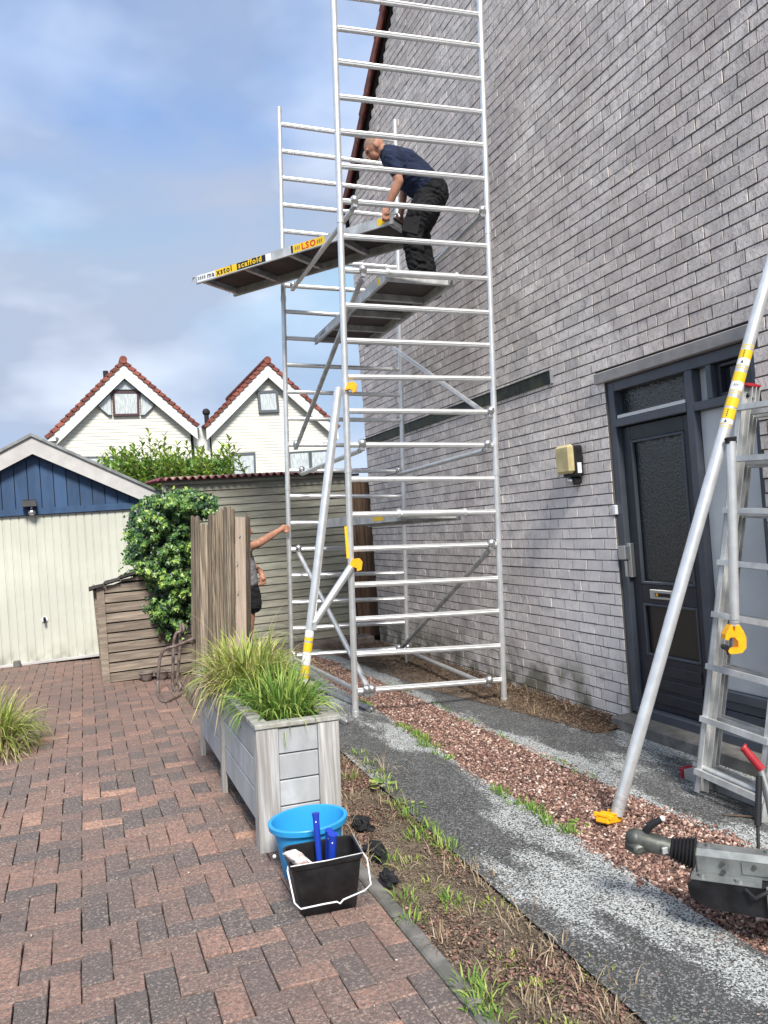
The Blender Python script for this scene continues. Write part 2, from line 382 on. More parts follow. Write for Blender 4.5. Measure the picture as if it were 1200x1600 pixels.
M_tube = mat('rusty_brown_tube', (.16, .115, .10), .6, .3, n1=(18, .35, I3, None), n2=(9, .5, I3, (.22, .19, .18)))
M_grass = mat('fresh_grass_blade', None, .6, ramp=[(0, (.07, .15, .03)), (.35, (.16, .29, .05)), (.65, (.30, .42, .08)), (.85, (.46, .50, .16)), (1, (.5, .42, .24))], trans=.25)
M_grassy = mat('yellow_green_grass_blade', None, .6, ramp=[(0, (.14, .19, .035)), (.35, (.30, .38, .07)), (.65, (.46, .50, .13)), (.85, (.58, .55, .22)), (1, (.55, .42, .26))], trans=.25)
M_dry = mat('dry_leaf', None, .8, ramp=[(0, (.18, .12, .07)), (.5, (.36, .27, .17)), (1, (.50, .42, .30))], trans=.15)
M_ivy = mat('ivy_leaf', None, .38, ramp=[(0, (.015, .045, .018)), (.4, (.045, .12, .032)), (.75, (.14, .27, .05)), (1, (.34, .47, .09))], spec=.55, trans=.12)
M_laurel = mat('laurel_leaf', None, .38, ramp=[(0, (.06, .13, .03)), (.5, (.16, .30, .045)), (.8, (.30, .44, .06)), (1, (.45, .56, .11))], spec=.5, trans=.22)
M_stem = mat('woody_stem', (.09, .06, .04), .9, n1=(20, .3, I3, None))
M_skin = mat('skin', (.48, .245, .165), .6, n1=(16, .12, I3, None), n2=(26, .35, I3, (.50, .20, .14)), bump=(60, .25, .002, I3))
M_skin2 = mat('tanned_skin', (.38, .185, .12), .6, n1=(16, .15, I3, None), bump=(60, .25, .002, I3))
M_stub = mat('cropped_hair', (.30, .19, .14), .8, n1=(160, .25, I3, None))
M_hair = mat('dark_hair', (.02, .015, .012), .7)
M_navyshirt = mat('navy_cotton', (.016, .026, .062), .9, n1=(14, .2, I3, None), bump=(9, .5, .03, I3))
M_trou = mat('black_work_trousers', (.0085, .0085, .011), .85, n1=(14, .3, I3, None), bump=(13, .7, .03, I3))
M_pocket = mat('charcoal_pocket_cloth', (.013, .013, .015), .85, bump=(20, .4, .01, I3))
M_greysh = mat('grey_cotton', (.16, .155, .17), .9, n1=(12, .1, I3, None), bump=(12, .4, .02, I3))
M_hem = mat('white_hem', (.7, .7, .72), .8)
M_slate = mat('mossy_lead_flashing', (.016, .018, .017), .55, tone=.5, n1=(18, .4, (1, 3, .6), None), n2=(9, .7, I3, (.065, .075, .03)))
M_lampy = mat('yellowed_lamp_cover', (.56, .47, .24), .35, n1=(8, .15, I3, None))
M_bag = mat('clear_plastic_wrap', (.62, .66, .66), .2, n1=(40, .2, I3, None), n2=(28, .55, I3, (.62, .28, .24)), spec=.8)
M_zinc = mat('galvanised_steel', (.25, .262, .258), .45, .55, n1=(14, .22, I3, None), n2=(5, .4, I3, (.24, .25, .23)))
M_tow = mat('greasy_cast_coupling', (.12, .125, .115), .5, .5, n1=(16, .35, I3, None), n2=(20, .5, I3, (.05, .055, .04)))
M_fabric = mat('black_weed_membrane', (.012, .012, .014), .7, n1=(20, .4, I3, None), bump=(30, .6, .01, I3))
M_stone = mat('grey_brown_stone', (.16, .13, .115), .9, n1=(9, .3, I3, None), bump=(30, .6, .01, I3))

rnd = random.Random(7)
rs = np.random.RandomState(7)
#@@STRUCTURE
# ------------------------------------------------------------------ ground
def gprofile(x): return G(x)
mb = MB()
xs = [-300, -30, -6, -1.1, 3.9, 8, 30, 300]
for i in range(len(xs)-1):
    a, b = xs[i], xs[i+1]
    za, zb = G(a) - .06, G(b) - .06
    mb.add([(a, -60, za), (b, -60, zb), (b, 600, zb), (a, 600, za)], [(0, 1, 2, 3)])
ground = struct(mb.build('ground', M_earth))

def strip(name, pts_l, pts_r, dz, m, div=1):      # a sheet between two polylines given as (x, y)
    mb = MB()
    for i in range(len(pts_l)-1):
        q = [pts_l[i], pts_r[i], pts_r[i+1], pts_l[i+1]]
        mb.add([(x, y, G(x)+dz) for x, y in q], [(0, 1, 2, 3)])
    return struct(mb.build(name, m))
EDGE = 1.02
# brick driveway: every paver in sight near the camera is a part
drive = strip('driveway', [(-4.4, .4), (-4.4, 10.6)], [(EDGE, .4), (EDGE, 10.6)], -.0075, M_joint)
def paver_mesh(w, l, tone, seed):
    r = random.Random(seed); m = MB(); m.ct = tone; c = .0035; g = r.uniform(.0012, .0026)
    x0, x1, y0, y1 = -w/2+g, w/2-g, -l/2+g, l/2-g
    j = lambda: r.uniform(-.0022, .0022)
    lo = [(x0, y0, -.05), (x1, y0, -.05), (x1, y1, -.05), (x0, y1, -.05)]
    mi = [(x0+j(), y0+j(), -c), (x1+j(), y0+j(), -c), (x1+j(), y1+j(), -c), (x0+j(), y1+j(), -c)]
    hi = [(x0+c, y0+c, j()), (x1-c, y0+c, j()), (x1-c, y1-c, j()), (x0+c, y1-c, j())]
    fs = [(8, 9, 10, 11)]
    for a, b in ((0, 4), (4, 8)):
        for k in range(4): fs.append((a+k, a+(k+1) % 4, b+(k+1) % 4, b+k))
    return m.add(lo+mi+hi, fs)
PT = [.05, .15, .25, .32, .38, .42, .46, .5, .53, .56, .6, .63, .66, .7, .74, .8, .97]
U = .1
cells = []
for ix in range(-44, 11):
    for iy in range(5, 106):
        t = (ix-iy) % 4
        if t == 0: cells.append((ix*U+U, iy*U+U/2, 0))
        elif t == 3: cells.append((ix*U+U/2, iy*U+U, 1))
info = []
for x, y, o in cells:
    hw = .1 if o == 0 else .05
    if x-hw > EDGE-.05: continue
    u, v, d = px(Vector((x, y, G(x))))
    vis = d > 0 and -60 < u < 1260 and v < 1680
    if d < .3 or not (-400 < u < 1500) : continue
    info.append((0 if vis else 1, d, x, y, o))
info.sort()
bulkp = MB(); protos = {}
for k, (nv, d, x, y, o) in enumerate(info):
    i = rnd.choices(range(len(PT)), [1.5]*3+[1.1]*11+[1.5, 1.3, .55])[0]
    dz = rnd.uniform(-.003, .003)
    if k < 300 and nv == 0 and x+(.1 if o == 0 else .05) < EDGE-.02:
        if (i, o) not in protos:
            protos[(i, o)] = paver_mesh(.2, .1, PT[i], i).data('brick', M_paver) if o == 0 else paver_mesh(.1, .2, PT[i], i+40).data('brick', M_paver)
        inst('brick', protos[(i, o)], drive, (x, y, G(x)+dz), (rnd.uniform(-.01, .01), SLOPE + rnd.uniform(-.01, .01), rnd.uniform(-.012, .012)))
    else:
        pm = paver_mesh(.2 if o == 0 else .1, .1 if o == 0 else .2, PT[i], k)
        pm.v = [(min(p[0], EDGE-.024-x), p[1], p[2]) for p in pm.v]
        bulkp.ct = PT[i]
        a = rnd.uniform(-.01, .01); tx = rnd.uniform(-.010, .010); ty = rnd.uniform(-.010, .010)
        R = Matrix.Rotation(a, 3, 'Z')
        bulkp.add([(R @ Vector((p[0], p[1], 0))) + Vector((x, y, G(x)+dz+p[2]-SLOPE*p[0]+tx*p[0]+ty*p[1])) for p in pm.v], pm.f)
stuff(bulkp.build('distant_bricks', M_paver, drive))
# concrete edging along the driveway
kerb = struct(MB().build('kerb', M_concrete))
y = .3
while y < 5.8:
    m = MB(); l = .62
    x0 = EDGE-.02+rnd.uniform(-.006, .006)
    m.cbox((x0, y+.004, G(1)-.12), (x0+.062, y+l-.004, G(1)+.004+rnd.uniform(-.006, .006)), .008)
    m.build('kerb_stone', M_concrete, kerb); y += l
bed = strip('planting_bed', [(1.0, .2), (1.0, 7.9)], [(1.56, .2), (1.56, 7.9)], -.012, M_soil)
strip('asphalt_path', [(1.40, .2), (1.44, 2), (1.5, 4.2), (1.53, 5.2), (1.45, 9.9)], [(2.0, .2), (2.03, 2), (2.09, 4.2), (2.14, 5.2), (2.26, 9.9)], .006, M_asph)
strip('gravel_bed', [(1.98, .2), (2.01, 2), (2.07, 4.2), (2.12, 5.2), (2.24, 9.9)], [(2.72, .2), (2.70, 2), (2.64, 4.2), (2.66, 6.4), (2.5, 9.9)], -.012, M_soil)
strip('house_path', [(2.70, .2), (2.68, 2), (2.62, 4.2), (2.63, 6.4), (2.5, 9.9)], [(3.75, .2), (3.75, 2), (3.66, 4.55), (2.95, 6.4), (2.75, 9.9)], .004, M_asph2)
soil2 = strip('wall_foot_soil', [(3.3, 4.45), (2.88, 6.4), (2.7, 9.9)], [(3.62, 4.75), (3.62, 6.4), (3.62, 9.9)], .008, M_soil)
# step in front of the door
m = MB(); m.cbox((3.44, 3.2, -1.66), (3.66, 4.60, -1.515), .008)
struct(m.build('door_step', M_concrete))

# stones -------------------------------------------------------------
def stones(name, N, sample, size, parent, mat_, flat=.6, tone=None):
    base = np.array([(1,0,0),(-1,0,0),(0,1,0),(0,-1,0),(0,0,1),(0,0,-1)], float)
    F0 = np.array([(0,2,4),(2,1,4),(1,3,4),(3,0,4),(2,0,5),(1,2,5),(3,1,5),(0,3,5)])
    P = sample(N); n = len(P)
    s = (size[0] + (size[1]-size[0])*rs.rand(n)**2.2)[:, None, None]
    V = base[None]*(1+.35*rs.randn(n, 6, 1).clip(-1, 1)) + .28*rs.randn(n, 6, 3)
    a = rs.rand(n)*6.28; ca, sa = np.cos(a), np.sin(a)
    V[:, :, 2] *= flat
    t = rs.rand(n)*1.2-.6
    y_, z_ = V[:, :, 1].copy(), V[:, :, 2].copy()
    V[:, :, 1] = y_*np.cos(t)[:, None]-z_*np.sin(t)[:, None]; V[:, :, 2] = y_*np.sin(t)[:, None]+z_*np.cos(t)[:, None]
    x_, y_ = V[:, :, 0].copy(), V[:, :, 1].copy()
    V[:, :, 0] = x_*ca[:, None]-y_*sa[:, None]; V[:, :, 1] = x_*sa[:, None]+y_*ca[:, None]
    V = V*s + P[:, None, :]
    F = (F0[None]+6*np.arange(n)[:, None, None]).reshape(-1, 3)
    tn = np.repeat(rs.rand(n) if tone is None else tone(n), 8)
    return stuff(bulk(name, V.reshape(-1, 3), F, mat_, tn, parent))
def Gn(x): return Z0 + SLOPE*(D-np.clip(x, -1.1, D+.3))
def samp_gravel(N):
    y = 1.6+8.0*rs.rand(N)**1.5
    l = np.interp(y, [0, 2, 4.2, 5.2, 9.9], [1.98, 2.0, 2.07, 2.12, 2.24]); r = np.interp(y, [0, 2, 4.2, 6.4, 9.9], [2.73, 2.71, 2.65, 2.66, 2.5])
    x = l+(r-l)*rs.rand(N); edge = np.minimum(x-l, r-x); x = x + .02*rs.randn(N)*(edge < .03)
    return np.stack([x, y, Gn(x)+.008*rs.rand(N)-.004+.008*np.sin(x*19)*np.sin(y*5)], 1)
stones('gravel', 75000, samp_gravel, (.0035, .0145), None, M_gravel)
def samp_bed(N):
    y = 1.2+5.2*rs.rand(N)**1.3; x = 1.06+.46*rs.rand(N)**.9
    w = np.array([mnoise.noise(Vector((a*3, b*1.6, 3))) for a, b in zip(x, y)])
    keep = (w + .45*(y > 4.2) + .10*(y > 3.4)) > .14 + .25*rs.randn(N)*.3
    x, y = x[keep], y[keep]
    return np.stack([x, y, Gn(x)-.008+.008*rs.rand(len(x))], 1)
stones('bed_gravel', 15000, samp_bed, (.004, .011), None, M_gravel, tone=lambda n: rs.rand(n)*.8)
def samp_soil(N):
    y = .8+5.5*rs.rand(N)**1.2; x = 1.05+.47*rs.rand(N)
    return np.stack([x, y, Gn(x)-.010+.004*rs.rand(N)], 1)
M_clod = mat('soil_crumb', (.17, .13, .095), 1, tone=.5)
stones('soil_crumbs', 14000, samp_soil, (.003, .010), None, M_clod)
def samp_wallsoil(N):
    y = 4.52+5.1*rs.rand(N)**1.45; l = np.interp(y, [4.5, 6.4, 9.9], [3.22, 2.88, 2.70]); x = l+(3.58-l)*rs.rand(N)**.6
    return np.stack([x, y, Gn(x)+.008+.006*rs.rand(N)+.05*np.clip((x-3.3)/.3, 0, 1)*rs.rand(N)], 1)
M_litter = mat('brown_leaf_litter', None, .95, ramp=[(0, (.04, .028, .02)), (.5, (.12, .075, .05)), (.85, (.22, .14, .09)), (1, (.34, .26, .18))])
stones('leaf_litter', 15000, samp_wallsoil, (.004, .013), None, M_litter, flat=.35)
# scattered grit on pavers and paths
def samp_grit(N):
    x = -2+4.9*rs.rand(N); y = 1.2+6*rs.rand(N)**1.4
    k = (x > 2.72) | ((x > 1.52) & (x < 2.0)) | (x < 1.0); x, y = x[k], y[k]
    return np.stack([x, y, Gn(x)+.006], 1)
stones('grit', 1500, samp_grit, (.002, .006), None, M_gravel, tone=lambda n: .5+.5*rs.rand(n))

# ------------------------------------------------------------------ the tall brick house on the right
WY0, WY1 = .4, 9.63
def roofz(y): return 4.10+.868*(WY1-y) if y > 5.0 else 4.10+.868*(WY1-5.0)-.868*(5.0-y)
house = thing('brick_house', 'tall gabled end house of limewashed grey brick with a red tiled verge', 'house', (3.6, 5, -1.62))
H, BL_ = .0820, .190
OY0, OY1, OZ0, OZ1 = 3.26, 4.585, -1.70, .885          # door opening
LZ0, LZ1 = .885, .967                                     # lintel course
def brick_mesh(l, h, tone, seed):
    r = random.Random(seed); m = MB(); m.ct = tone; j = lambda: r.uniform(-.002, .002)
    fx = -.0 ; c = .0007; bk = .09
    o = [(bk, -l/2, -h/2), (bk, l/2, -h/2), (bk, l/2, h/2), (bk, -l/2, h/2)]
    e = [(fx+c, -l/2+j()*.5, -h/2+j()*.5), (fx+c, l/2+j()*.5, -h/2+j()*.5), (fx+c, l/2+j()*.5, h/2+j()*.5), (fx+c, -l/2+j()*.5, h/2+j()*.5)]
    g = [(fx+j(), -l/2+c, -h/2+c), (fx+j(), l/2-c, -h/2+c), (fx+j(), l/2-c, h/2-c), (fx+j(), -l/2+c, h/2-c)]
    fs = [(11, 10, 9, 8)]
    for a, b in ((0, 4), (4, 8)):
        for k in range(4): fs.append((b+k, b+(k+1) % 4, a+(k+1) % 4, a+k))
    return m.add(o+e+g, fs)
bricks = []; backing = MB()
row = 0; z = -1.64
JT = .0088
while z < 8.2:
    zc = z+H/2; zt = z+H
    # spans of this course
    if zc > 4.10:
        half = (8.12-zt)/.868
        if half < .15: break
        sp = [(5.0-half, 5.0+half)]
    else: sp = [(WY0, WY1)]
    cut = None
    if zc < OZ1: cut = (OY0, OY1)
    elif zc < LZ1+.02: cut = (OY0-.02, OY1+.085)
    spans = []
    for a, b in sp:
        if cut: spans += [(a, cut[0]), (cut[1], b)]
        else: spans.append((a, b))
    for a, b in spans:
        if b-a < .03: continue
        backing.hexa([(3.6058, a, z), (3.9, a, z), (3.9, b, z), (3.6058, b, z)], [(3.6058, a, zt), (3.9, a, zt), (3.9, b, zt), (3.6058, b, zt)])
        off = (row % 2)*BL_/2 + (.03*math.sin(row*2.3))
        k0 = int((a-off)/BL_)-1; yy = k0*BL_+off
        while yy < b:
            ya, yb = max(yy, a), min(yy+BL_, b); yy += BL_
            if yb-ya < .035: continue
            if rnd.random() < .13 and yb-ya > .18: pieces = [(ya, (ya+yb)/2), ((ya+yb)/2, yb)]     # headers
            else: pieces = [(ya, yb)]
            for pa, pb in pieces: bricks.append((pa+JT/2, pb-JT/2, z+JT/2+.0012*math.sin(row), zt-JT/2))
    z = zt; row += 1
bo = backing.build('wall', M_mortar, house)
vis = []
for b in bricks:
    c = Vector((3.6, (b[0]+b[1])/2, (b[2]+b[3])/2)); u, v, d = px(c)
    on = d > 0 and 560 < u < 1212 and -12 < v < 1160
    hid = u > 1085 and v > 640
    area = (b[1]-b[0])*(b[3]-b[2])/max(d, .1)**3*1e3 if on and not hid else 0
    vis.append((-area, b))
vis.sort(key=lambda q: q[0])
bb = MB(); protos = {}
for k, (ar, b) in enumerate(vis):
    l, h = b[1]-b[0], b[3]-b[2]; cy, cz = (b[0]+b[1])/2, (b[2]+b[3])/2
    dx = rnd.uniform(-.002, .002)
    tn = min(1, max(0, rnd.gauss(.5, .24)))
    if k < 300 and ar < 0:
        key = (round(l, 2), int(tn*7))
        if key not in protos: protos[key] = brick_mesh(round(l, 2) if l < .17 else .1805, h, key[1]/7+.07, len(protos)).data('brick', M_brick)
        inst('brick', protos[key], bo, (3.6+dx, cy, cz), (rnd.uniform(-.004, .004), rnd.uniform(-.006, .006), rnd.uniform(-.006, .006)))
    else:
        pm = brick_mesh(l, h, tn, k); bb.ct = tn
        ax, az = rnd.uniform(-.006, .006), rnd.uniform(-.006, .006)
        bb.add([(3.6+dx+p[0]+ax*p[1]+az*p[2], cy+p[1], cz+p[2]) for p in pm.v], pm.f)
stuff(bb.build('distant_bricks', M_brick, bo))
# far flank, rear mass and roof
m = MB(); m.box((3.905, .45, -1.6), (11, 9.6, 4.05)); m.build('side_wall', M_brick, house)
m = MB()
for sgn in (1, -1):
    e = WY1+.12 if sgn == 1 else WY0-.12
    p0 = (5.015, roofz(5.0)+.02); p1 = (e, 4.10-.10)
    m.prism([(3.66, p0[0], p0[1]), (3.66, p1[0], p1[1]), (3.66, p1[0], p1[1]+.12), (3.66, p0[0], p0[1]+.12)], (7.6, 0, 0))
m.build('roof', M_tiled, house)
m = MB()
e0, e1 = Vector((3.585, 5.02, roofz(5.02)-.03)), Vector((3.585, 9.74, roofz(9.63)-.125))
m.prism([e0, e1, e1+Vector((0, .005, .13)), e0+Vector((0, 0, .13))], (.07, 0, 0)); m.build('bargeboard', M_dark, house)
dv = (e1-e0); n_t = 22
tm = MB(); sl = math.atan2(-dv.z, dv.y); tl = dv.length/n_t*1.14
tm.hexa([(-.075, 0, -.02), (-.075, tl, -.02), (-.055, tl, -.02), (-.055, 0, -.02)], [(-.075, 0, .075), (-.075, tl, .105), (-.055, tl, .105), (-.055, 0, .075)])
tm.hexa([(-.075, 0, .075), (-.075, tl, .105), (.25, tl, .105), (.25, 0, .075)], [(-.075, 0, .09), (-.075, tl, .12), (.25, tl, .12), (.25, 0, .09)])
for k in range(n_t):
    tms = MB(); tms.ct = rnd.random(); tms.add(tm.v, tm.f); me = tms.data('verge_tile', M_vtile)
    p = e0 + dv*(k/n_t) + Vector((0, 0, .075))
    inst('verge_tile', me, house, p, (-sl+rnd.uniform(-.02, .02), 0, rnd.uniform(-.02, .02)))
# lintel over the door
m = MB(); m.cbox((3.572, OY0-.03, LZ0+.002), (3.80, OY1+.085, LZ1), .006); m.build('lintel', M_lint, house)
m = MB(); m.box((4.4, OY0-.05, -1.65), (4.45, OY1+.05, 1.0)); m.box((3.91, OY0-.02, 1.0), (4.4, OY1+.02, 1.02)); m.build('hall_wall', M_door, house)

# --- door and window frame: one assembly set in the opening, parts of the house
fr = MB(); FX0, FX1 = 3.618, 3.71
def fbox(y0, y1, z0, z1, x0=FX0, x1=FX1, m=None, c=.004): (m or fr).cbox((x0, min(y0, y1), min(z0, z1)), (x1, max(y0, y1), max(z0, z1)), c)
fbox(4.583, 4.515, -1.50, .883)                     # left post
fbox(3.262, 3.300, -1.50, .883)                     # right post
fbox(4.514, 3.301, .812, .883)                      # head
fbox(4.514, 3.823, .552, .606, FX0-.012)            # transom
fbox(3.822, 3.758, -1.50, .811)                     # mullion
fbox(3.642, 3.600, .602, .811)                      # small mullion
fbox(3.757, 3.301, .546, .601)                      # right rail
fbox(4.514, 3.301, -1.52, -1.455, FX0-.02)          # sill
frame = fr.build('door_frame', M_frame, house)
m = MB(); fbox(4.505, 3.835, .610, .640, 3.625, 3.70, m); m.build('fanlight_sill', M_chrome, frame)
m = MB(); m.box((3.690, 3.824, .607), (3.696, 4.513, .811)); m.build('fanlight_glass', M_obsc, frame)
m = MB(); m.box((3.690, 3.643, .602), (3.696, 3.757, .811)); m.build('narrow_fanlight_glass', M_panel, frame)
m = MB(); m.box((3.700, 3.301, .602), (3.706, 3.599, .811)); m.build('right_fanlight_glass', M_dglass, frame)
m = MB(); fbox(3.592, 3.565, .607, .806, 3.66, 3.699, m, .002); fbox(3.565, 3.305, .607, .628, 3.66, 3.699, m, .002); fbox(3.565, 3.305, .785, .806, 3.66, 3.699, m, .002); m.build('right_fanlight_casement', M_door, frame)
m = MB(); m.cbox((3.668, 3.301, -1.20), (3.69, 3.757, .545), .003); m.build('side_panel', M_panel, frame)
m = MB(); fbox(3.757, 3.301, -1.26, -1.201, 3.63, 3.70, m); 
for k in range(3): fbox(3.757, 3.301, -1.265-.063*k, -1.265-.063*k-.057, 3.655, 3.69, m, .003)
build_split(m, 'louvre', M_frame, frame)
# door leaf
lf = MB(); LX0, LX1 = 3.662, 3.705
def lbox(y0, y1, z0, z1, x0=LX0, x1=LX1, m=None): fbox(y0, y1, z0, z1, x0, x1, m or lf, .004)
lbox(4.508, 4.425, -1.452, .546); lbox(3.905, 3.828, -1.452, .546)       # stiles
lbox(4.424, 3.906, .445, .546); lbox(4.424, 3.906, -.71, -.575); lbox(4.424, 3.906, -1.452, -1.08)
for k in range(3): lbox(4.42, 3.91, -1.13-.10*k, -1.13-.10*k-.075, LX0-.012, LX0+.004)
leaf = lf.build('door', M_door, house)
m = MB()
for (a, b, c, d_) in ((4.424, 4.405, -.575, .445), (3.925, 3.906, -.575, .445), (4.404, 3.926, .425, .445), (4.404, 3.926, -.575, -.555),
                      (4.424, 4.408, -1.08, -.71), (3.922, 3.906, -1.08, -.71), (4.407, 3.923, -.728, -.71), (4.407, 3.923, -1.08, -1.062)):
    lbox(a, b, c, d_, LX0-.006, LX0+.02, m)
build_split(m, 'glazing_bead', M_frame, leaf)
m = MB(); m.box((3.684, 3.925, -.556), (3.690, 4.405, .426)); m.build('door_glass', M_obsc, leaf)
m = MB(); m.box((3.684, 3.922, -1.063), (3.690, 4.408, -.727)); m.build('lower_panel', M_brglass, leaf)
m = MB(); fbox(4.335, 4.06, -.675, -.608, 3.648, 3.6625, m, .004); lb = m.build('letterbox', M_chrome, leaf)
m = MB(); m.box((3.6455, 4.09, -.662), (3.6480, 4.305, -.622)); m.build('letterbox_flap', M_alulad, leaf)
m = MB(); m.box((3.6435, 4.13, -.655), (3.6455, 4.275, -.630)); m.build('letterbox_sticker', M_blk, leaf)
m = MB()
m.tube([(3.6435, 4.255, -.6425), (3.642, 4.255, -.6425)], .011, 12)
m.build('orange_dot', M_yel, leaf)
def text_mesh(s, size, bold=0, ext=.0006):
    cu = bpy.data.curves.new('print', 'FONT'); cu.body = s; cu.size = size; cu.extrude = ext; cu.offset = bold; cu.resolution_u = 2; cu.space_character = 1.22
    o = bpy.data.objects.new('print', cu); COL.objects.link(o); bpy.context.view_layer.update()
    me = bpy.data.meshes.new_from_object(o.evaluated_get(bpy.context.evaluated_depsgraph_get()))
    bpy.data.objects.remove(o); return me
def put_text(s, size, origin, ax, up, mat_, parent, name='lettering', bold=0):
    me = text_mesh(s, size, bold); ax = Vector(ax).normalized(); up = Vector(up).normalized(); nz = ax.cross(up)
    off = ORG[parent.name]
    me.transform(Matrix(((ax.x, up.x, nz.x, origin[0]-off.x), (ax.y, up.y, nz.y, origin[1]-off.y), (ax.z, up.z, nz.z, origin[2]-off.z), (0, 0, 0, 1))))
    me.materials.clear(); me.materials.append(mat_); me.name = name
    o = bpy.data.objects.new(name, me); COL.objects.link(o); o.parent = parent; ORG[o.name] = off
    return o
for k in range(3): m = MB(); m.box((3.6440, 4.212-.034*k, -.651), (3.6455, 4.234-.034*k, -.635)); m.build('sticker_mark', M_white, leaf)
m = MB(); m.cbox((3.628, 4.475, -.53), (3.6625, 4.515, -.285), .004); m.cbox((3.585, 4.485, -.40), (3.6275, 4.565, -.30), .006)
m.tube([(3.60, 4.50, -.41), (3.60, 4.50, -.52)], .010, 8); m.build('door_handle', M_chrome, leaf)
m = MB(); m.cbox((3.590, 4.560, -.075), (3.6175, 4.597, -.005), .004)
o = m.build('doorbell', M_white, loc=(3.617, 4.578, -.04)); tag(o, 'small white bell push on the left post of the dark door frame', 'doorbell')

# lamp on the wall
lamp = thing('wall_lamp', 'black outdoor wall lamp with yellowed cover and motion sensor beside the front door', 'lamp', (3.6, 4.99, .18))
m = MB(); m.cbox((3.52, 4.895, .235), (3.596, 5.075, .475), .012); m.cbox((3.54, 4.93, .175), (3.596, 5.04, .233), .010); m.build('lamp_body', M_blk, lamp)
m = MB(); m.cbox((3.462, 4.888, .262), (3.519, 5.082, .482), .02); m.build('lamp_cover', M_lampy, lamp)
m = MB(); m.ball((3.535, 4.995, .205), .03, 10, 6); m.build('motion_sensor', M_chrome, lamp)
m = MB(); m.box((3.534, 4.8915, .26), (3.570, 4.8945, .34)); m.build('sticker', M_white, lamp)
# remnant flashing along the wall
fl = thing('wall_flashing', 'dark mossy strip of old flashing running along the brick wall', 'flashing', (3.6, 7.4, 1.05))
y = 5.23; k = 0
while y < 9.6:
    l = min(.55, 9.62-y); m = MB(); m.ct = rnd.random()
    m.hexa([(3.586, y, 1.015), (3.599, y, 1.015), (3.599, y+l-.006, 1.015), (3.586, y+l-.006, 1.015)], [(3.588, y, 1.112), (3.599, y, 1.112), (3.599, y+l-.006, 1.112), (3.588, y+l-.006, 1.112)])
    m.box((3.580, y, 1.113), (3.599, y+l-.006, 1.121)); m.build('flashing_piece', M_slate, fl); y += l
m = MB(); m.box((3.578, 5.205, 1.01), (3.599, 5.228, 1.125)); m.build('end_cap', M_chrome, fl)

# ------------------------------------------------------------------ white houses in the distance
def white_house(p_l, p_a, p_r, label, extras):
    Y = 33.0
    L_, A_, R_ = [onY(u, v, Y) for u, v in (p_l, p_a, p_r)]
    h = thing('gabled_house', label, 'house', (A_.x, Y, -1.45), 'white gabled houses beyond the garage')
    base = -1.45
    w = MB(); w.prism([(L_.x+.25, Y, base), (R_.x-.25, Y, base), (R_.x-.25, Y, R_.z-.1), (A_.x, Y, A_.z-.35), (L_.x+.25, Y, L_.z-.1)], (0, 9, 0)); wall = w.build('wall', M_siding, h)
    s = MB(); z = base+3.4
    def xl(z): return L_.x+.3+(A_.x-L_.x)*max(0, (z-L_.z+.25))/(A_.z-L_.z)
    def xr(z): return R_.x-.3-(R_.x-A_.x)*max(0, (z-R_.z+.25))/(A_.z-R_.z)
    while z < A_.z-.7:
        z1 = z+.138
        s.add([(xl(z), Y-.035, z), (xr(z), Y-.035, z), (xr(z1), Y-.020, z1-.004), (xl(z1), Y-.020, z1-.004), (xl(z), Y-.004, z), (xr(z), Y-.004, z)], [(0, 1, 2, 3), (0, 4, 5, 1)]); z = z1
    stuff(s.build('siding', M_siding, h))
    rf = MB(); t = .16
    for E_ in (L_, R_): rf.prism([(A_.x, Y-.25, A_.z-.04), (E_.x, Y-.25, E_.z-.04), (E_.x, Y-.25, E_.z+t-.04), (A_.x, Y-.25, A_.z+t-.04)], (0, 9.6, 0))
    roof = rf.build('roof', M_tiled, h)
    b = MB()
    for E_, sg in ((L_, -1), (R_, 1)):
        b.prism([(A_.x-.004*sg, Y-.36, A_.z-.05), (E_.x, Y-.36, E_.z-.05), (E_.x, Y-.36, E_.z-.55), (A_.x-.004*sg, Y-.36, A_.z-.62)], (0, .10, 0))
    build_split(b, 'bargeboard', M_whitep, h)
    for E_ in (L_, R_):
        n = 15; d = E_-A_; d.y = 0; un = d.normalized(); nr = Vector((-un.z, 0, un.x)); nr = nr if nr.z > 0 else -nr
        for k in range(n):
            a = A_ + d*(k/n); q = A_ + d*((k+1.15)/n); m = MB(); m.ct = rnd.random()
            a0 = Vector((a.x, Y-.42, a.z)); q0 = Vector((q.x, Y-.42, q.z))
            m.hexa([a0-nr*.06, q0+nr*.0, q0+nr*.15, a0+nr*.09], [p+Vector((0, .5, 0)) for p in (a0-nr*.06, q0+nr*.0, q0+nr*.15, a0+nr*.09)]); m.build('verge_tile', M_tile, roof)
    m = MB(); m.tube([(A_.x, Y-.45, A_.z+.12), (A_.x, Y+9.3, A_.z+.12)], .16, 10); m.build('ridge_tile', M_tile, roof)
    extras(h, wall, Y, A_)
    return h
def win(h, Y, pts, mf, mg, name='window', fr_=.09, bars=()):
    P_ = [onY(u, v, Y-.16) for u, v in pts]; c = sum(P_, Vector())/len(P_)
    f = MB(); n = len(P_)
    for i in range(n):
        a, b = P_[i], P_[(i+1) % n]; ai, bi = a+(c-a)*fr_*2.0, b+(c-b)*fr_*2.0
        f.hexa([a, b, bi, ai], [q+Vector((0, .14, 0)) for q in (a, b, bi, ai)])
    fo = f.build(name, mf, h)
    g = MB(); g.prism([p+(c-p)*fr_*1.9+Vector((0, .03, 0)) for p in P_], (0, .012, 0)); g.build('pane', mg, fo)
    return fo
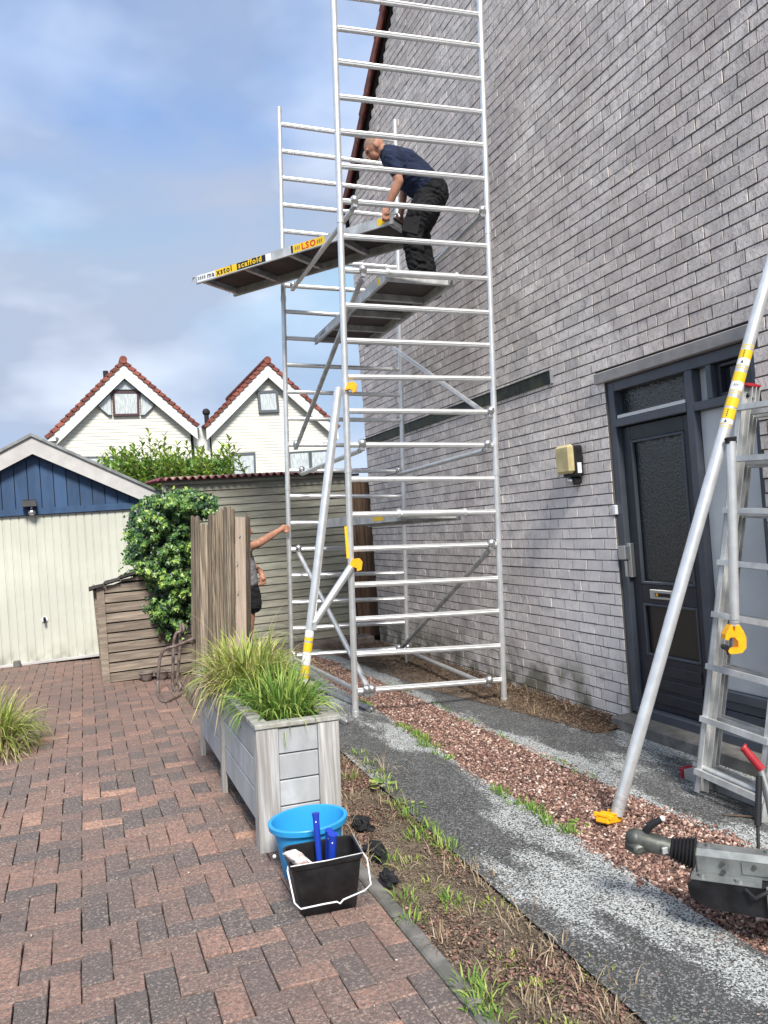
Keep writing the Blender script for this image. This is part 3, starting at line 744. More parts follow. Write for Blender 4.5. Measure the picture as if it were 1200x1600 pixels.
def ex1(h, wall, Y, A_):
    win(h, Y, [(175, 611), (217, 611), (218, 649), (177, 650)], M_brown, M_curt, fr_=.085)
    win(h, Y, [(152, 634), (173, 613), (175, 649), (170, 649)], M_gwin, M_curt, fr_=.04)
    win(h, Y, [(219, 612), (242, 633), (226, 649), (220, 649)], M_gwin, M_curt, fr_=.04)
    win(h, Y, [(194, 591), (215, 609), (175, 609)], M_gwin, M_curt, fr_=.05)
    win(h, Y, [(128, 713), (196, 713), (196, 760), (128, 760)], M_gwin, M_curt, fr_=.05)
    m = MB(); p = onY(166, 596, Y+2); m.tube([p-Vector((0, 0, .5)), p+Vector((0, 0, .45))], .11, 8); m.build('vent_pipe', M_dark, h)
    m = MB(); a = onY(68, 690, Y-.4); m.tube([a, a+Vector((.45, 0, .02)), a+Vector((.5, 0, .15))], .06, 8); m.build('gutter', M_zinc, h)
def ex2(h, wall, Y, A_):
    win(h, Y, [(402, 611), (434, 609), (437, 644), (405, 645)], M_gwin, M_curt, fr_=.12)
    win(h, Y, [(362, 708), (399, 706), (401, 760), (364, 762)], M_gwin, M_curt, fr_=.08)
    win(h, Y, [(451, 706), (484, 704), (486, 734), (452, 736)], M_gwin, M_curt, fr_=.07)
    win(h, Y, [(485, 704), (517, 702), (518, 732), (486, 734)], M_gwin, M_curt, fr_=.07)
    m = MB(); p = onY(323, 655, Y+.5); m.tube([p-Vector((0, 0, .4)), p+Vector((0, 0, .25))], .10, 8); m.ball(p+Vector((0, 0, .3)), .17, 8, 5); m.build('vent_pipe', M_dark, h)
white_house((76, 686), (192, 570), (306, 668), 'white gabled house with a three-pane window around a brown casement under its peak', ex1)
white_house((320, 669), (415, 570), (524, 670), 'white gabled house with one small square window, seen through the scaffold', ex2)
m = MB(); a = onY(303, 669, 33.2); b = onY(322, 669, 33.2); m.box((a.x-.05, 33.12, -1.45), (b.x+.1, 41, a.z))
o = m.build('link_wall', M_whitep, loc=(a.x, 33.2, -1.45)); tag(o, 'narrow white wall closing the gap between the two white gabled houses', 'wall')
# ------------------------------------------------------------------ garage
GY = 10.5
gar = thing('garage', 'garage with navy boarded gable, grey fascia and cream up-and-over door', 'garage', (-.5, GY, -1.44))
AX, AZ = -.51, 1.39; EX, EZ = 1.04, .565; EXL = 2*AX-EX
m = MB(); m.prism([(EXL+.15, GY+.05, -1.44), (EX-.15, GY+.05, -1.44), (EX-.15, GY+.05, EZ-.12), (AX, GY+.05, AZ-.2), (EXL+.15, GY+.05, EZ-.12)], (0, 5.5, 0)); m.build('wall', M_fascia, gar)
fs_ = MB(); T = .20
for ex in (EX, EXL): fs_.prism([(AX, GY-.14, AZ-.02), (ex, GY-.14, EZ-.02), (ex-(.16 if ex > AX else -.16), GY-.14, EZ-.13), (AX, GY-.14, AZ-T-.035)], (0, .035, 0))
build_split(fs_, 'fascia', M_fascia, gar)
rf = MB()
for ex in (EX, EXL): rf.prism([(AX, GY-.17, AZ-.018), (ex, GY-.17, EZ-.018), (ex, GY-.17, EZ+.02), (AX, GY-.17, AZ+.02)], (0, 5.9, 0))
rf.build('roof', M_zinc, gar)
def under(x): return AZ-T-.02 - (AZ-EZ)/(EX-AX)*abs(x-AX)
x = -1.93; bi = 0
while x < .93:
    w = .149; m = MB(); m.ct = rnd.random(); x1 = min(x+w-.010, .93)
    za, zb = under(x), under(x1)
    if x < AX < x1:
        m.prism([(x, GY-.005, .49), (x1, GY-.005, .49), (x1, GY-.005, zb), (AX, GY-.005, under(AX)), (x, GY-.005, za)], (0, .03, 0))
    elif max(za, zb) > .50: m.prism([(x, GY-.005, .49), (x1, GY-.005, .49), (x1, GY-.005, max(.491, zb)), (x, GY-.005, max(.491, za))], (0, .03, 0))
    else: x += w; continue
    m.build('gable_board', M_navy, gar); x += w
m = MB(); m.box((-1.93, GY+.028, .4), (.93, GY+.045, 1.2)) if False else m.prism([(-1.9, GY+.03, .45), (.9, GY+.03, .45), (AX, GY+.03, 1.15)], (0, .018, 0)); m.build('gable_backing', M_dark, gar)
m = MB(); m.cbox((-1.93, GY-.03, .405), (.86, GY+.04, .488), .005); m.cbox((.625, GY-.02, -1.44), (.76, GY+.045, .404), .005); m.cbox((-1.78, GY-.02, -1.44), (-1.655, GY+.045, .404), .005)
build_split(m, 'door_surround', M_navy, gar)
gd = MB(); x = -1.65; fs = []; vs = []
nx = 0
prof = []
while x < .615:
    prof += [(x, 0), (x+.078, 0), (x+.082, .010), (x+.090, .010)]; x += .094
prof = [(a, b) for a, b in prof if a <= .62]
for a, b in prof: vs += [(a, GY+.012+b, -1.425), (a, GY+.012+b, .403)]
for i in range(len(prof)-1): fs.append((2*i, 2*i+2, 2*i+3, 2*i+1))
gd.add(vs, fs)
gdo = gd.build('garage_door', M_gdoor, gar)
m = MB(); m.box((-1.65, GY+.03, -1.42), (.62, GY+.04, .40)); m.cbox((-1.65, GY-.012, -1.44), (.62, GY+.012, -1.405), .004); m.build('door_bottom_rail', M_fascia, gdo)
hp = onY(70, 968, GY)
m = MB(); m.tube([(hp.x, GY+.012, hp.z), (hp.x, GY-.004, hp.z)], .036, 14); m.build('handle_plate', M_white, gdo)
m = MB(); m.tube([(hp.x, GY-.004, hp.z), (hp.x, GY-.05, hp.z)], .018, 10); m.cbox((hp.x-.014, GY-.07, hp.z-.035), (hp.x+.014, GY-.05, hp.z+.035), .004); m.build('handle', M_blk, gdo)
m = MB(); bx = onY(28, 1040, GY-.1); m.cbox((bx.x-.05, GY-.12, -1.44), (bx.x+.03, GY-.04, -1.36), .01); m.build('door_stop', M_concrete, gar)
gl = thing('garage_floodlight', 'small black floodlight with sensor on the navy garage gable', 'lamp', (-.62, GY-.05, .5))
p = onY(46, 788, GY-.08)
m = MB(); m.hexa([(p.x-.085, GY-.17, p.z-.03), (p.x+.085, GY-.17, p.z-.03), (p.x+.085, GY-.04, p.z-.03), (p.x-.085, GY-.04, p.z-.03)], [(p.x-.075, GY-.12, p.z+.045), (p.x+.075, GY-.12, p.z+.045), (p.x+.075, GY-.04, p.z+.06), (p.x-.075, GY-.04, p.z+.06)]); m.build('lamp_head', M_blk, gl)
m = MB(); m.tube([(p.x+.02, GY-.08, p.z-.03), (p.x+.02, GY-.08, p.z-.06)], .012, 8); m.ball((p.x+.02, GY-.08, p.z-.10), .045, 10, 7, (1, 1, .9)); m.tube([(p.x, GY-.06, p.z-.01), (p.x, GY-.008, p.z-.01)], .02, 8); m.build('motion_sensor', M_chrome, gl)
# ------------------------------------------------------------------ shed at the end of the yard
SY = 9.98
shed = thing('shed', 'weathered grey plank shed with red corrugated roof at the end of the yard', 'shed', (2.4, SY, -1.55))
sx0 = onY(262, 800, SY).x; sx1 = onY(545, 800, SY).x; ztop = .70
m = MB(); m.box((sx0+.02, SY+.03, -1.65), (3.58 if False else 3.75, SY+2.0, .62)); m.build('wall', M_dark, shed)
z = -1.50; k = 0
while z < ztop-.02:
    m = MB(); m.ct = rnd.random(); h = .094; t0 = rnd.uniform(-.003, .003)
    m.hexa([(sx0, SY-.018+t0, z), (sx1, SY-.018-t0, z), (sx1, SY+.02, z), (sx0, SY+.02, z)], [(sx0, SY-.002, z+h), (sx1, SY-.002, z+h+rnd.uniform(-.003, .003)), (sx1, SY+.02, z+h), (sx0, SY+.02, z+h)])
    m.build('plank', M_shed, shed); z += .0985; k += 1
x = sx1+.012
while x < 3.62:
    m = MB(); m.ct = rnd.random(); w = rnd.choice((.07, .10, .12)); m.cbox((x, SY-.03, -1.56), (x+w-.006, SY+.02, .63), .004); m.build('door_board', M_shedb, shed); x += w
m = MB(); m.cbox((sx0-.05, SY-.05, -1.56), (sx0-.002, SY+.02, .68), .005); m.build('corner_post', M_shed, shed)
# corrugated sheet
cv = []; cf = []; x = sx0-.12; n = 0; pitch = .095
while x < 3.78:
    z = .725+.020*math.cos(2*math.pi*(x/pitch)); zt = 0
    cv += [(x, SY-.16, z), (x, SY-.16, z+.008), (x, SY+2.1, z+.12), (x, SY+2.1, z+.128)]; x += pitch/8; n += 1
for i in range(n-1):
    a, b = 4*i, 4*i+4
    cf += [(a, b, b+1, a+1), (a+1, b+1, b+3, a+3), (a+2, b+2, b, a)]
m = MB(); m.add(cv, cf); m.build('corrugated_roof', M_ondu, shed)
m = MB(); m.cbox((sx0-.06, SY-.06, .655), (3.58, SY-.021, .69), .004); m.build('eaves_batten', M_shed, shed)
m = MB(); m.cbox((1.9, SY-.42, -1.62), (3.5, SY-.06, -1.50), .01); o = m.build('threshold_slab', M_stone, loc=(2.7, SY-.2, -1.6)); struct(o)
def atz(u, z, dep):                                  # point at picture column u, height z, distance dep
    v = 800-(z*1200/dep - RIGHT.z*(u-600) - FWD.z*1200)/UP.z
    return at(u, v, dep)
# ------------------------------------------------------------------ scaffold tower
tower = thing('scaffold_tower', 'tall aluminium scaffold tower of ladder frames and diagonal braces beside the brick wall', 'scaffold', (2.6, 7, -1.57))
POST = {'FL': (at(555.7, 1121, 6.15), at(521, 0, 6.15)), 'FR': (at(787.7, 1100, 6.5), at(749.5, 0, 6.5)),
        'BL': (at(456, 1045, 8.36), at(436, 170, 8.36)), 'BR': (at(637, 1045, 8.60), at(617, 190, 8.60))}
def onpost(k, v):
    a, b = POST[k]; lo, hi = -.3, 1.6
    for _ in range(40):
        m_ = (lo+hi)/2
        if px(a+(b-a)*m_)[1] > v: lo = m_
        else: hi = m_
    return a+(b-a)*lo
RL = {'FL': [-8,43.7,96,151,205.5,259,314,369,422,477,532,589,642,695,749,804,858,914,968,1022,1080],
      'FR': [24,73,125,176,227.5,280,332,385,436,489,540,592,644,696,748,800,850.5,904,955,1009,1062],
      'BL': [194,236,278,320,361,404,446,486.5,528,570,612,654,695,735,775,817,858,899,941,982,1024],
      'BR': [220,259,299,339,379,418.5,458,498,538,577.5,617.5,657,696,736,775.5,816,855,895,935,972,1012]}
RP = {k: [onpost(k, v) for v in vs_] for k, vs_ in RL.items()}
def rp(F_, i, u):                                    # point on rung i of frame F_ ('F'/'B') at picture column u
    a, b = RP[F_+'L'][i], RP[F_+'R'][i]; lo, hi = 0, 1
    for _ in range(30):
        m_ = (lo+hi)/2
        if px(a+(b-a)*m_)[0] < u: lo = m_
        else: hi = m_
    return a+(b-a)*lo
for F_, joints, tops in (('F', ((348, 365), (738, 742)), (-90, -60)), ('B', ((470, 480), (765, 766)), (168, 188))):
    lim = {}
    for sd, (j0, j1) in (('L', (joints[0][0], joints[1][0])), ('R', (joints[0][1], joints[1][1]))):
        lim[sd] = [onpost(F_+sd, tops[0 if sd == 'L' else 1]), onpost(F_+sd, j0), onpost(F_+sd, j1), POST[F_+sd][0]]
    for lv in range(3):
        for sd in 'LR':
            m = MB(); a, b = lim[sd][lv], lim[sd][lv+1]; d = (a-b).normalized()
            m.tube([b-d*.004 if lv < 2 else b, b+d*.05, b+d*.0502, b+d*.054, b+d*.0542, a], [.0300, .0300, .0285, .0285, .0262, .0262], 14)
            m.build('post', M_alu, tower, smooth='auto')
        for i in range(lv*7, lv*7+7):
            m = MB(); a, b = RP[F_+'L'][i], RP[F_+'R'][i]; e = (b-a).normalized()*.024
            m.tube([a+e, b-e], .0235, 20, flute=.10); m.build('rung', M_alu, tower)
def knob(m, p, d):
    m.ball(p + Vector((0, -.015, .012)), .036, 12, 8); m.cbox(tuple(p+Vector((-.02, -.025, -.05))), tuple(p+Vector((.02, .025, -.018))), .004)
BR_ = [('B', 20, 459, 'F', 20, 572), ('B', 20, 645, 'F', 20, 763), ('B', 16, 466, 'F', 20, 580), ('B', 20, 622, 'F', 16, 766),
       ('B', 13, 471, 'F', 13, 565), ('B', 13, 622, 'F', 13, 760), ('B', 6, 457, 'F', 6, 553), ('B', 12, 462, 'F', 8, 566),
       ('B', 6, 628, 'F', 6, 752), ('B', 8, 613, 'F', 12, 765)]
for f0, i0, u0, f1, i1, u1 in BR_:
    a = rp(f0, i0, u0); b = rp(f1, i1, u1); d = (b-a).normalized(); dn = Vector((0, 0, -.038))
    m = MB(); m.tube([a+dn+d*.03, b+dn-d*.05], .0225, 14); bo_ = m.build('brace', M_aludull if b.z > a.z+.5 else M_alu, tower, smooth='auto')
    
    for p_ in (a, b): m = MB(); knob(m, p_, d); m.build('brace_hook', M_chrome, bo_, smooth='auto')

# ------------------------------------------------------------------ decks
def deck(name, label, A, R, wdir, width, stickers=(), hook_n=True):
    """A,R: ends of the near rail's centre line; wdir: direction across"""
    t = thing(name, label, 'scaffold deck', tuple((A+R)/2), 'aluminium and plywood decks on the scaffold')
    ld = (R-A).normalized(); w = (wdir - ld*wdir.dot(ld)).normalized(); n = ld.cross(w).normalized()
    if n.z < 0: n = -n
    ln = (R-A).length
    def P_(l, ww, h): return A + ld*l + w*ww + n*h
    def bar(m, l0, l1, w0, w1, h0, h1):
        m.hexa([P_(l0, w0, h0), P_(l1, w0, h0), P_(l1, w1, h0), P_(l0, w1, h0)], [P_(l0, w0, h1), P_(l1, w0, h1), P_(l1, w1, h1), P_(l0, w1, h1)])
    for a in (0, width-.028):
        m = MB(); bar(m, 0, ln, a, a+.004 if a == 0 else a+.028, -.045, .045) if False else bar(m, 0, ln, a, a+.028, -.042, .042)
        bar(m, 0, ln, a-.006 if a == 0 else a+.010, a+.018 if a == 0 else a+.034, -.048, -.042); m.build('side_rail', M_alulad, t)
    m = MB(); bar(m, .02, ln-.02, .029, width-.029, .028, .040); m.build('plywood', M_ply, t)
    for k in range(5):
        l = .03+(ln-.10)*k/4; m = MB(); bar(m, l, l+.04, .029, width-.029, -.030, .027); m.build('crossbar', M_aludull, t)
    for l, s in ((0, -1), (ln, 1)):
        for a in (.015, width-.015):
            m = MB(); c = P_(l+s*.03, a, .0)
            pts = [c + ld*s*(.034*math.cos(q)) + n*(.034*math.sin(q)+.004) for q in [math.pi-.0+(-math.pi*1.05)*j/8 for j in range(9)]]
            m.tube(pts, .009, 8); m.build('hook', M_alulad, t, smooth='auto')
    return t, P_, ld, w, n, ln
def panel_on(P_, l0, l1, h0, h1, mat_, parent, name='sticker', off=-.0012):
    m = MB(); m.hexa([P_(l0, off, h0), P_(l1, off, h0), P_(l1, off+.001, h0), P_(l0, off+.001, h0)], [P_(l0, off, h1), P_(l1, off, h1), P_(l1, off+.001, h1), P_(l0, off+.001, h1)])
    return m.build(name, mat_, parent)
# the deck the worker is swinging in
A_ = at(306, 437, 8.08); R_ = at(613, 341, 6.90); wd = Vector((.778, .628, 0))
t, P_, ld, w_, n_, ln = deck('scaffold_deck', 'long scaffold deck with yellow stickers, tilted out to the left and held by the man', A_, R_, wd, .61)
panel_on(P_, .02, .27, -.034, .034, M_white, t)
panel_on(P_, .271, .56, -.034, .034, M_yelst, t)
panel_on(P_, .561, .93, -.034, .034, M_blk, t)
panel_on(P_, .931, 1.0, -.034, .034, M_white, t); panel_on(P_, 1.27, 1.64, -.036, .036, M_yelst, t); panel_on(P_, 1.245, 1.268, -.036, .036, M_blk, t)
panel_on(P_, 2.22, 2.30, -.030, .030, M_yelst, t)
put_text('ma', .075, P_(.16, -.0022, -.020), ld, n_, M_blk, t, bold=.0015)
put_text('xstol', .085, P_(.29, -.0022, -.022), ld, n_, M_blk, t, bold=.0022)
put_text('scaffold', .080, P_(.58, -.0022, -.020), ld, n_, M_yelst, t, bold=.0020)
put_text('LSO', .085, P_(1.37, -.0022, -.028), ld, n_, M_redtxt, t, bold=.0022)
m = MB()
for k in range(3):
    for s0 in (1.29, 1.55):
        l = s0+.022*k; m.add([P_(l, -.0022, -.018), P_(l+.012, -.0022, -.018), P_(l+.018, -.0022, .018), P_(l+.006, -.0022, .018)], [(0, 1, 2, 3)])
for k in range(4):
    l = .035+.028*k; m.add([P_(l, -.0022, -.016), P_(l+.016, -.0022, -.016), P_(l+.016, -.0022, .018), P_(l, -.0022, .018)], [(0, 1, 2, 3)])
m.build('printed_mark', M_gwin, t)
# deck he stands on
a = rp('F', 8, 604); b = rp('B', 8, 491); a2 = rp('F', 8, 712)
dz = Vector((0, 0, -.012)); dd = (a-b).normalized()
t2, P2, *_ = deck('scaffold_deck', 'scaffold deck under the man\'s feet, hooked on rungs high in the tower', b+dz+dd*.02, a+dz-dd*.02, a2-a, (a2-a).length)
for l0, l1 in ((2.05, 2.12),): panel_on(P2, l0, l1, -.03, .03, M_yelst, t2)
panel_on(P2, .15, .55, -.03, .03, M_white, t2)
put_text('scaffold', .06, P2(.2, -.0022, -.016), (a-b), (0, 0, 1), M_gwin, t2)
DECKZ = (a.z+a2.z)/2+.03
m = MB(); e = (a2-a).normalized(); m.tube([a+e*.005, a2-e*.0], .030, 14); 
for p in (a, a2): m.tube([p-e*.012, p+e*.012], .040, 12)
m.build('end_sleeve', M_alu, t2, smooth='auto')
a = rp('F', 15, 622); b = rp('B', 15, 500); a2 = rp('F', 15, 725); dd = (a-b).normalized()
t3, P3, *_ = deck('scaffold_deck', 'lowest scaffold deck at eye height, seen nearly edge on', b+dz+dd*.02, a+dz-dd*.02, a2-a, (a2-a).length)
panel_on(P3, 1.7, 1.95, -.03, .03, M_yelst, t3)
m = MB(); e = (a2-a).normalized(); m.tube([a+e*.005, a2], .030, 14)
for p in (a, a2): m.tube([p-e*.012, p+e*.012], .040, 12)
m.build('end_sleeve', M_alu, t3, smooth='auto')

# ------------------------------------------------------------------ stabiliser legs
def sleeve(m, a, b, t0, t1, r): m.tube([a+(b-a)*t0, a+(b-a)*t1], r, 20)
def clampblock(m, c, s=1.0, rot=0):
    c = Vector(c); X, Y_, Z_ = RIGHT, FWD, UP
    pts = [(-.045, -.03), (-.02, .03), (.03, .038), (.052, .012), (.045, -.04), (.015, -.05), (.012, -.028), (-.01, -.02)]
    m.prism([c + X*(p*s) + Z_*(q*s) - Y_*.03 for p, q in pts], Y_*.06)
ft = onG(467, 1140)+Vector((0, 0, .03)); tp = onpost('FL', 607) + at(537, 607, 6.1) - at(541, 607, 6.1) + Vector((-.045, -.02, 0))
leg = thing('stabiliser_leg', 'aluminium stabiliser leg clamped to the scaffold post, its foot behind the planter', 'stabiliser', tuple(ft))
m = MB(); m.tube([ft, tp], .034, 18); m.build('pole', M_alu, leg, smooth='auto')
def tv(a, b, v):
    lo, hi = 0, 1
    for _ in range(30):
        k = (lo+hi)/2
        if px(a+(b-a)*k)[1] > v: lo = k
        else: hi = k
    return lo
m = MB()
for v0, v1 in ((996, 1001), (1004, 1018), (1040, 1052), (1054, 1060)): sleeve(m, ft, tp, tv(ft, tp, v1), tv(ft, tp, v0), .0347)
build_split(m, 'yellow_sticker', M_yelst, leg, smooth='auto')
m = MB()
for v0, v1 in ((985, 995), (1019, 1039), (1061, 1070)): sleeve(m, ft, tp, tv(ft, tp, v1), tv(ft, tp, v0), .0345)
build_split(m, 'white_sticker', M_white, leg, smooth='auto')
ja = ft+(tp-ft)*tv(ft, tp, 975)+Vector((.02, -.01, 0)); jb = onpost('FL', 886)+Vector((-.02, -.05, 0))
m = MB(); m.tube([ja, jb], .030, 16); arm = m.build('arm', M_alu, leg, smooth='auto')
m = MB(); m.cbox(tuple(ja-Vector((.02, .03, .05))), tuple(ja+Vector((.02, .03, .02))), .006); m.build('hinge', M_aludull, leg)
m = MB(); clampblock(m, onpost('FL', 606)+Vector((.03, -.04, .0))); clampblock(m, onpost('FL', 881)+Vector((.02, -.045, .0)), 1.15)
build_split(m, 'clamp', M_yel, leg)
m = MB(); m.tube([onpost('FL', 860)-Vector((.033, .01, 0)), onpost('FL', 826)-Vector((.033, .01, 0))], .006, 6); m.box(tuple(onpost('FL', 872)-Vector((.040, .015, 0))), tuple(onpost('FL', 822)-Vector((.027, .012, 0)))); m.build('post_sticker', M_yelst, leg)
# second one leaning on the house
ft = onG(964, 1284)+Vector((0, 0, .035)); tp = onX(1237, 298, 3.52)
leg2 = thing('stabiliser_leg', 'thick aluminium stabiliser leg with yellow foot leaning on the house in front of the door', 'stabiliser', tuple(ft))
m = MB(); m.tube([ft, tp], .0305, 24); m.build('pole', M_alu, leg2, smooth='auto')
m = MB(); sleeve(m, ft, tp, .012, .018, .0318); sleeve(m, ft, tp, .024, .030, .0318); sleeve(m, ft, tp, .0, .01, .0312); build_split(m, 'collar', M_alulad, leg2, smooth='auto')
m = MB()
for v0, v1 in ((541, 542.5), (545, 546), (549, 562), (573, 574.2), (577, 578.2), (583.5, 598), (612, 613.2), (616, 617.2), (623, 637), (640, 656), (664, 665), (668, 669.2)): sleeve(m, ft, tp, tv(ft, tp, v1), tv(ft, tp, v0), .0311)
build_split(m, 'yellow_sticker', M_yelst, leg2, smooth='auto')
m = MB()
for v0, v1 in ((562.5, 572), (598.5, 611), (656.5, 663)): sleeve(m, ft, tp, tv(ft, tp, v1), tv(ft, tp, v0), .0309)
build_split(m, 'white_sticker', M_white, leg2, smooth='auto')
ax = (tp-ft).normalized(); toC = (-(ft+(tp-ft)*.7)).normalized(); sd = ax.cross(toC).normalized(); fn = sd.cross(ax).normalized()
if fn.dot(toC) < 0: fn = -fn
m = MB()
for v_, kind in ((556, 'T'), (568, 'A'), (604, 'S'), (648, 'T'), (660, 'A')):
    c = ft+(tp-ft)*tv(ft, tp, v_)+fn*.0318
    s0 = sd if px(c+sd*.01)[0] > px(c)[0] else -sd
    if kind == 'T':
        for k in range(4): q = c-ax*(.016-.010*k)-s0*.012; m.add([q, q+s0*.013+fn*-.003, q+s0*.013+ax*.005-fn*.003, q+ax*.005], [(0, 1, 2, 3)])
    elif kind == 'A': q = c-s0*.014; m.add([q-ax*.007, q+s0*.014-ax*.007, q+s0*.007+ax*.009], [(0, 1, 2)])
    else:
        for k in range(3): q = c-s0*(.016-.008*k)-ax*.006; m.add([q, q+s0*.004, q+s0*.007+ax*.012, q+s0*.003+ax*.012], [(0, 1, 2, 3)])
m.build('printed_mark', M_blk, leg2)
m = MB(); bx = ft+Vector((-.035, .005, -.012)); R0 = Matrix.Translation(bx) @ Matrix.Rotation(RAD(25), 4, 'Z') @ Matrix.Rotation(RAD(14), 4, 'Y')
m.xf = R0; m.cbox((-.085, -.035, -.018), (.052, .035, .022), .006); m.cbox((-.085, -.045, .005), (-.070, .045, .030), .004); m.cbox((.040, -.04, .0), (.056, .04, .034), .004); m.cbox((-.03, -.038, .021), (.0, .038, .029), .002)
m.build('foot_plate', M_yel, leg2)
ja = ft+(tp-ft)*tv(ft, tp, 683)+Vector((.02, -.03, 0)); dj = FWD.dot(ja)
jb = at(1148, 978, dj-.03); jt = at(1142, 690, dj-.03)
m = MB(); m.tube([jt, jb], .0225, 18); m.build('arm', M_alu, leg2, smooth='auto')
m = MB(); m.cbox(tuple(jt-Vector((.03, .012, .01))), tuple(jt+Vector((.03, .012, .022))), .004); m.tube([jt+Vector((-.035, 0, .012)), jt+Vector((.035, 0, .020))], .007, 8); m.build('hinge', M_blk, leg2)
m = MB(); q = (jb-jt).normalized(); m.tube([jb-q*.035, jb-q*.028], .0240, 18); m.tube([jb-q*.02, jb-q*.013], .0240, 18); build_split(m, 'collar', M_chrome, leg2, smooth='auto')
pts = [(490,620),(518,622),(528,690),(545,690),(556,622),(605,612),(655,690),(690,770),(690,900),(640,960),(540,975),(490,975),(445,930),(478,900),(540,922),(590,890),(592,820),(545,765),(490,770),(462,805),(425,795),(432,735)]
m = MB(); m.prism([at(1080+x/8, 900+y_/8, dj-.055) for x, y_ in reversed(pts)], FWD*.05); m.build('clamp_jaw', M_yel, leg2)
m = MB(); c = at(1080+435/8, 900+895/8, dj-.05); m.tube([c-FWD*.01, c+FWD*.03], .014, 10); m.tube([c+UP*.01, c-UP*.035+RIGHT*.012], .006, 8); m.build('clamp_knob', M_blk, leg2)

# loose tubes on the ground
def gtube(u0, v0, u1, v1, label, r=.024, lift=.03):
    a, b = onG(u0, v0)+Vector((0, 0, lift)), onG(u1, v1)+Vector((0, 0, lift)); d = (b-a).normalized()
    tt = thing('loose_brace', label, 'scaffold tube', tuple(b))
    m = MB(); m.tube([a, b], r, 14); m.build('tube', M_aludull, tt, smooth='auto')
    m = MB(); s = d.cross(Vector((0, 0, 1))).normalized()
    for k in (-1, 1): m.hexa([b+s*k*.02-d*.02+Vector((0, 0, -.016)), b+s*k*.02+d*.06+Vector((0, 0, -.016)), b+s*k*.026+d*.06+Vector((0, 0, -.016)), b+s*k*.026-d*.02+Vector((0, 0, -.016))], [b+s*k*.02-d*.02+Vector((0, 0, .016)), b+s*k*.02+d*.06+Vector((0, 0, .010)), b+s*k*.026+d*.06+Vector((0, 0, .010)), b+s*k*.026-d*.02+Vector((0, 0, .016))])
    m.ball(b+d*.045, .016, 8, 6); m.build('end_hook', M_chrome, tt)
gtube(440, 1056, 577, 1112, 'loose scaffold brace on the ground passing under the front post')
gtube(452, 1092, 538, 1132, 'loose scaffold brace on the ground ending nearest the planter')

# ------------------------------------------------------------------ ladder against the house
lad = thing('extension_ladder', 'weathered three-part aluminium extension ladder with red end caps leaning by the door panel', 'ladder', (3.12, 3.1, -1.59))
b0 = Vector((3.14, 3.345, -1.585)); t0 = onX(1181, 606, 3.57); up = (t0-b0); ln_ = up.length; up.normalize()
yd = Vector((0, -1, 0)); yd = (yd-up*yd.dot(up)).normalized(); nd = yd.cross(up).normalized()
if nd.x > 0: nd = -nd
W0 = .62
def lb_(m, y0, y1, n0, n1, l0, l1, c=None):
    P = lambda y, n, l: b0+yd*y+nd*n+up*l
    m.hexa([P(y0, n0, l0), P(y1, n0, l0), P(y1, n1, l0), P(y0, n1, l0)], [P(y0, n0, l1), P(y1, n0, l1), P(y1, n1, l1), P(y0, n1, l1)])
for k in range(3):
    y0 = k*.046; y1 = W0-k*.046; n0 = k*.074; n1 = n0+.070
    m = MB()
    for a, s in ((y0, 1), (y1, -1)):
        aa, bb_ = (a, a+.006) if s > 0 else (a-.006, a)
        lb_(m, aa, bb_, n0, n1, .0, ln_-.02*k)
        aa, bb_ = (a, a+.034) if s > 0 else (a-.034, a)
        lb_(m, aa, bb_, n0, n0+.006, 0, ln_-.02*k); lb_(m, aa, bb_, n1-.006, n1, 0, ln_-.02*k)
    so = m.build('ladder_section', M_alulad, lad)
    for j in range(8):
        l = .105+.279*j
        if l > ln_-.05: break
        m = MB(); lb_(m, y0+.007 if k < 2 else y0-.03, y1-.007 if k < 2 else y1+.03, n0+.016, n0+.044, l-.014, l+.014) if k < 2 else lb_(m, y0-.0, y1+.0, n1-.01, n1+.016, l-.015, l+.015)
        m.build('rung', M_alulad, so)
    m = MB()
    for a, s in ((y0, 1), (y1, -1)): lb_(m, min(a, a+s*.034)-.001, max(a, a+s*.034)+.001, n0-.002, n1+.002, ln_-.02*k, ln_+.010-.02*k)
    build_split(m, 'end_cap', M_red, so)
m = MB()
for k in (0, 1): lb_(m, .01+.047*k+.0, .045+.047*k, .06+.068*k, .075+.068*k, ln_-.13, ln_-.03)
build_split(m, 'guide_bracket', M_whitep, lad)
m = MB()
for k in (0, 1): p = b0+yd*(.056+.047*k)+nd*(.085+.068*k)+up*(ln_-.085); m.ball(p, .013, 8, 6)
build_split(m, 'bracket_bolt', M_blk, lad)
m = MB(); m.tube([b0+yd*.03+nd*.17+up*.12, b0+yd*(W0+.1)+nd*.17+up*.12], .017, 12); m.build('lower_tube', M_alulad, lad, smooth='auto')
m = MB(); q = b0+nd*.03
m.hexa([q+Vector((-.03, .145, -.012)), q+Vector((-.03, -.80, -.012)), q+Vector((.04, -.80, -.012)), q+Vector((.04, .145, -.012))], [q+Vector((-.03, .145, .052)), q+Vector((-.03, -.80, .052)), q+Vector((.04, -.80, .052)), q+Vector((.04, .145, .052))]); m.build('stabiliser_bar', M_alulad, lad)
m = MB(); m.cbox(tuple(q+Vector((-.034, .146, -.018))), tuple(q+Vector((.044, .178, .056))), .005); m.build('bar_cap', M_red, lad)

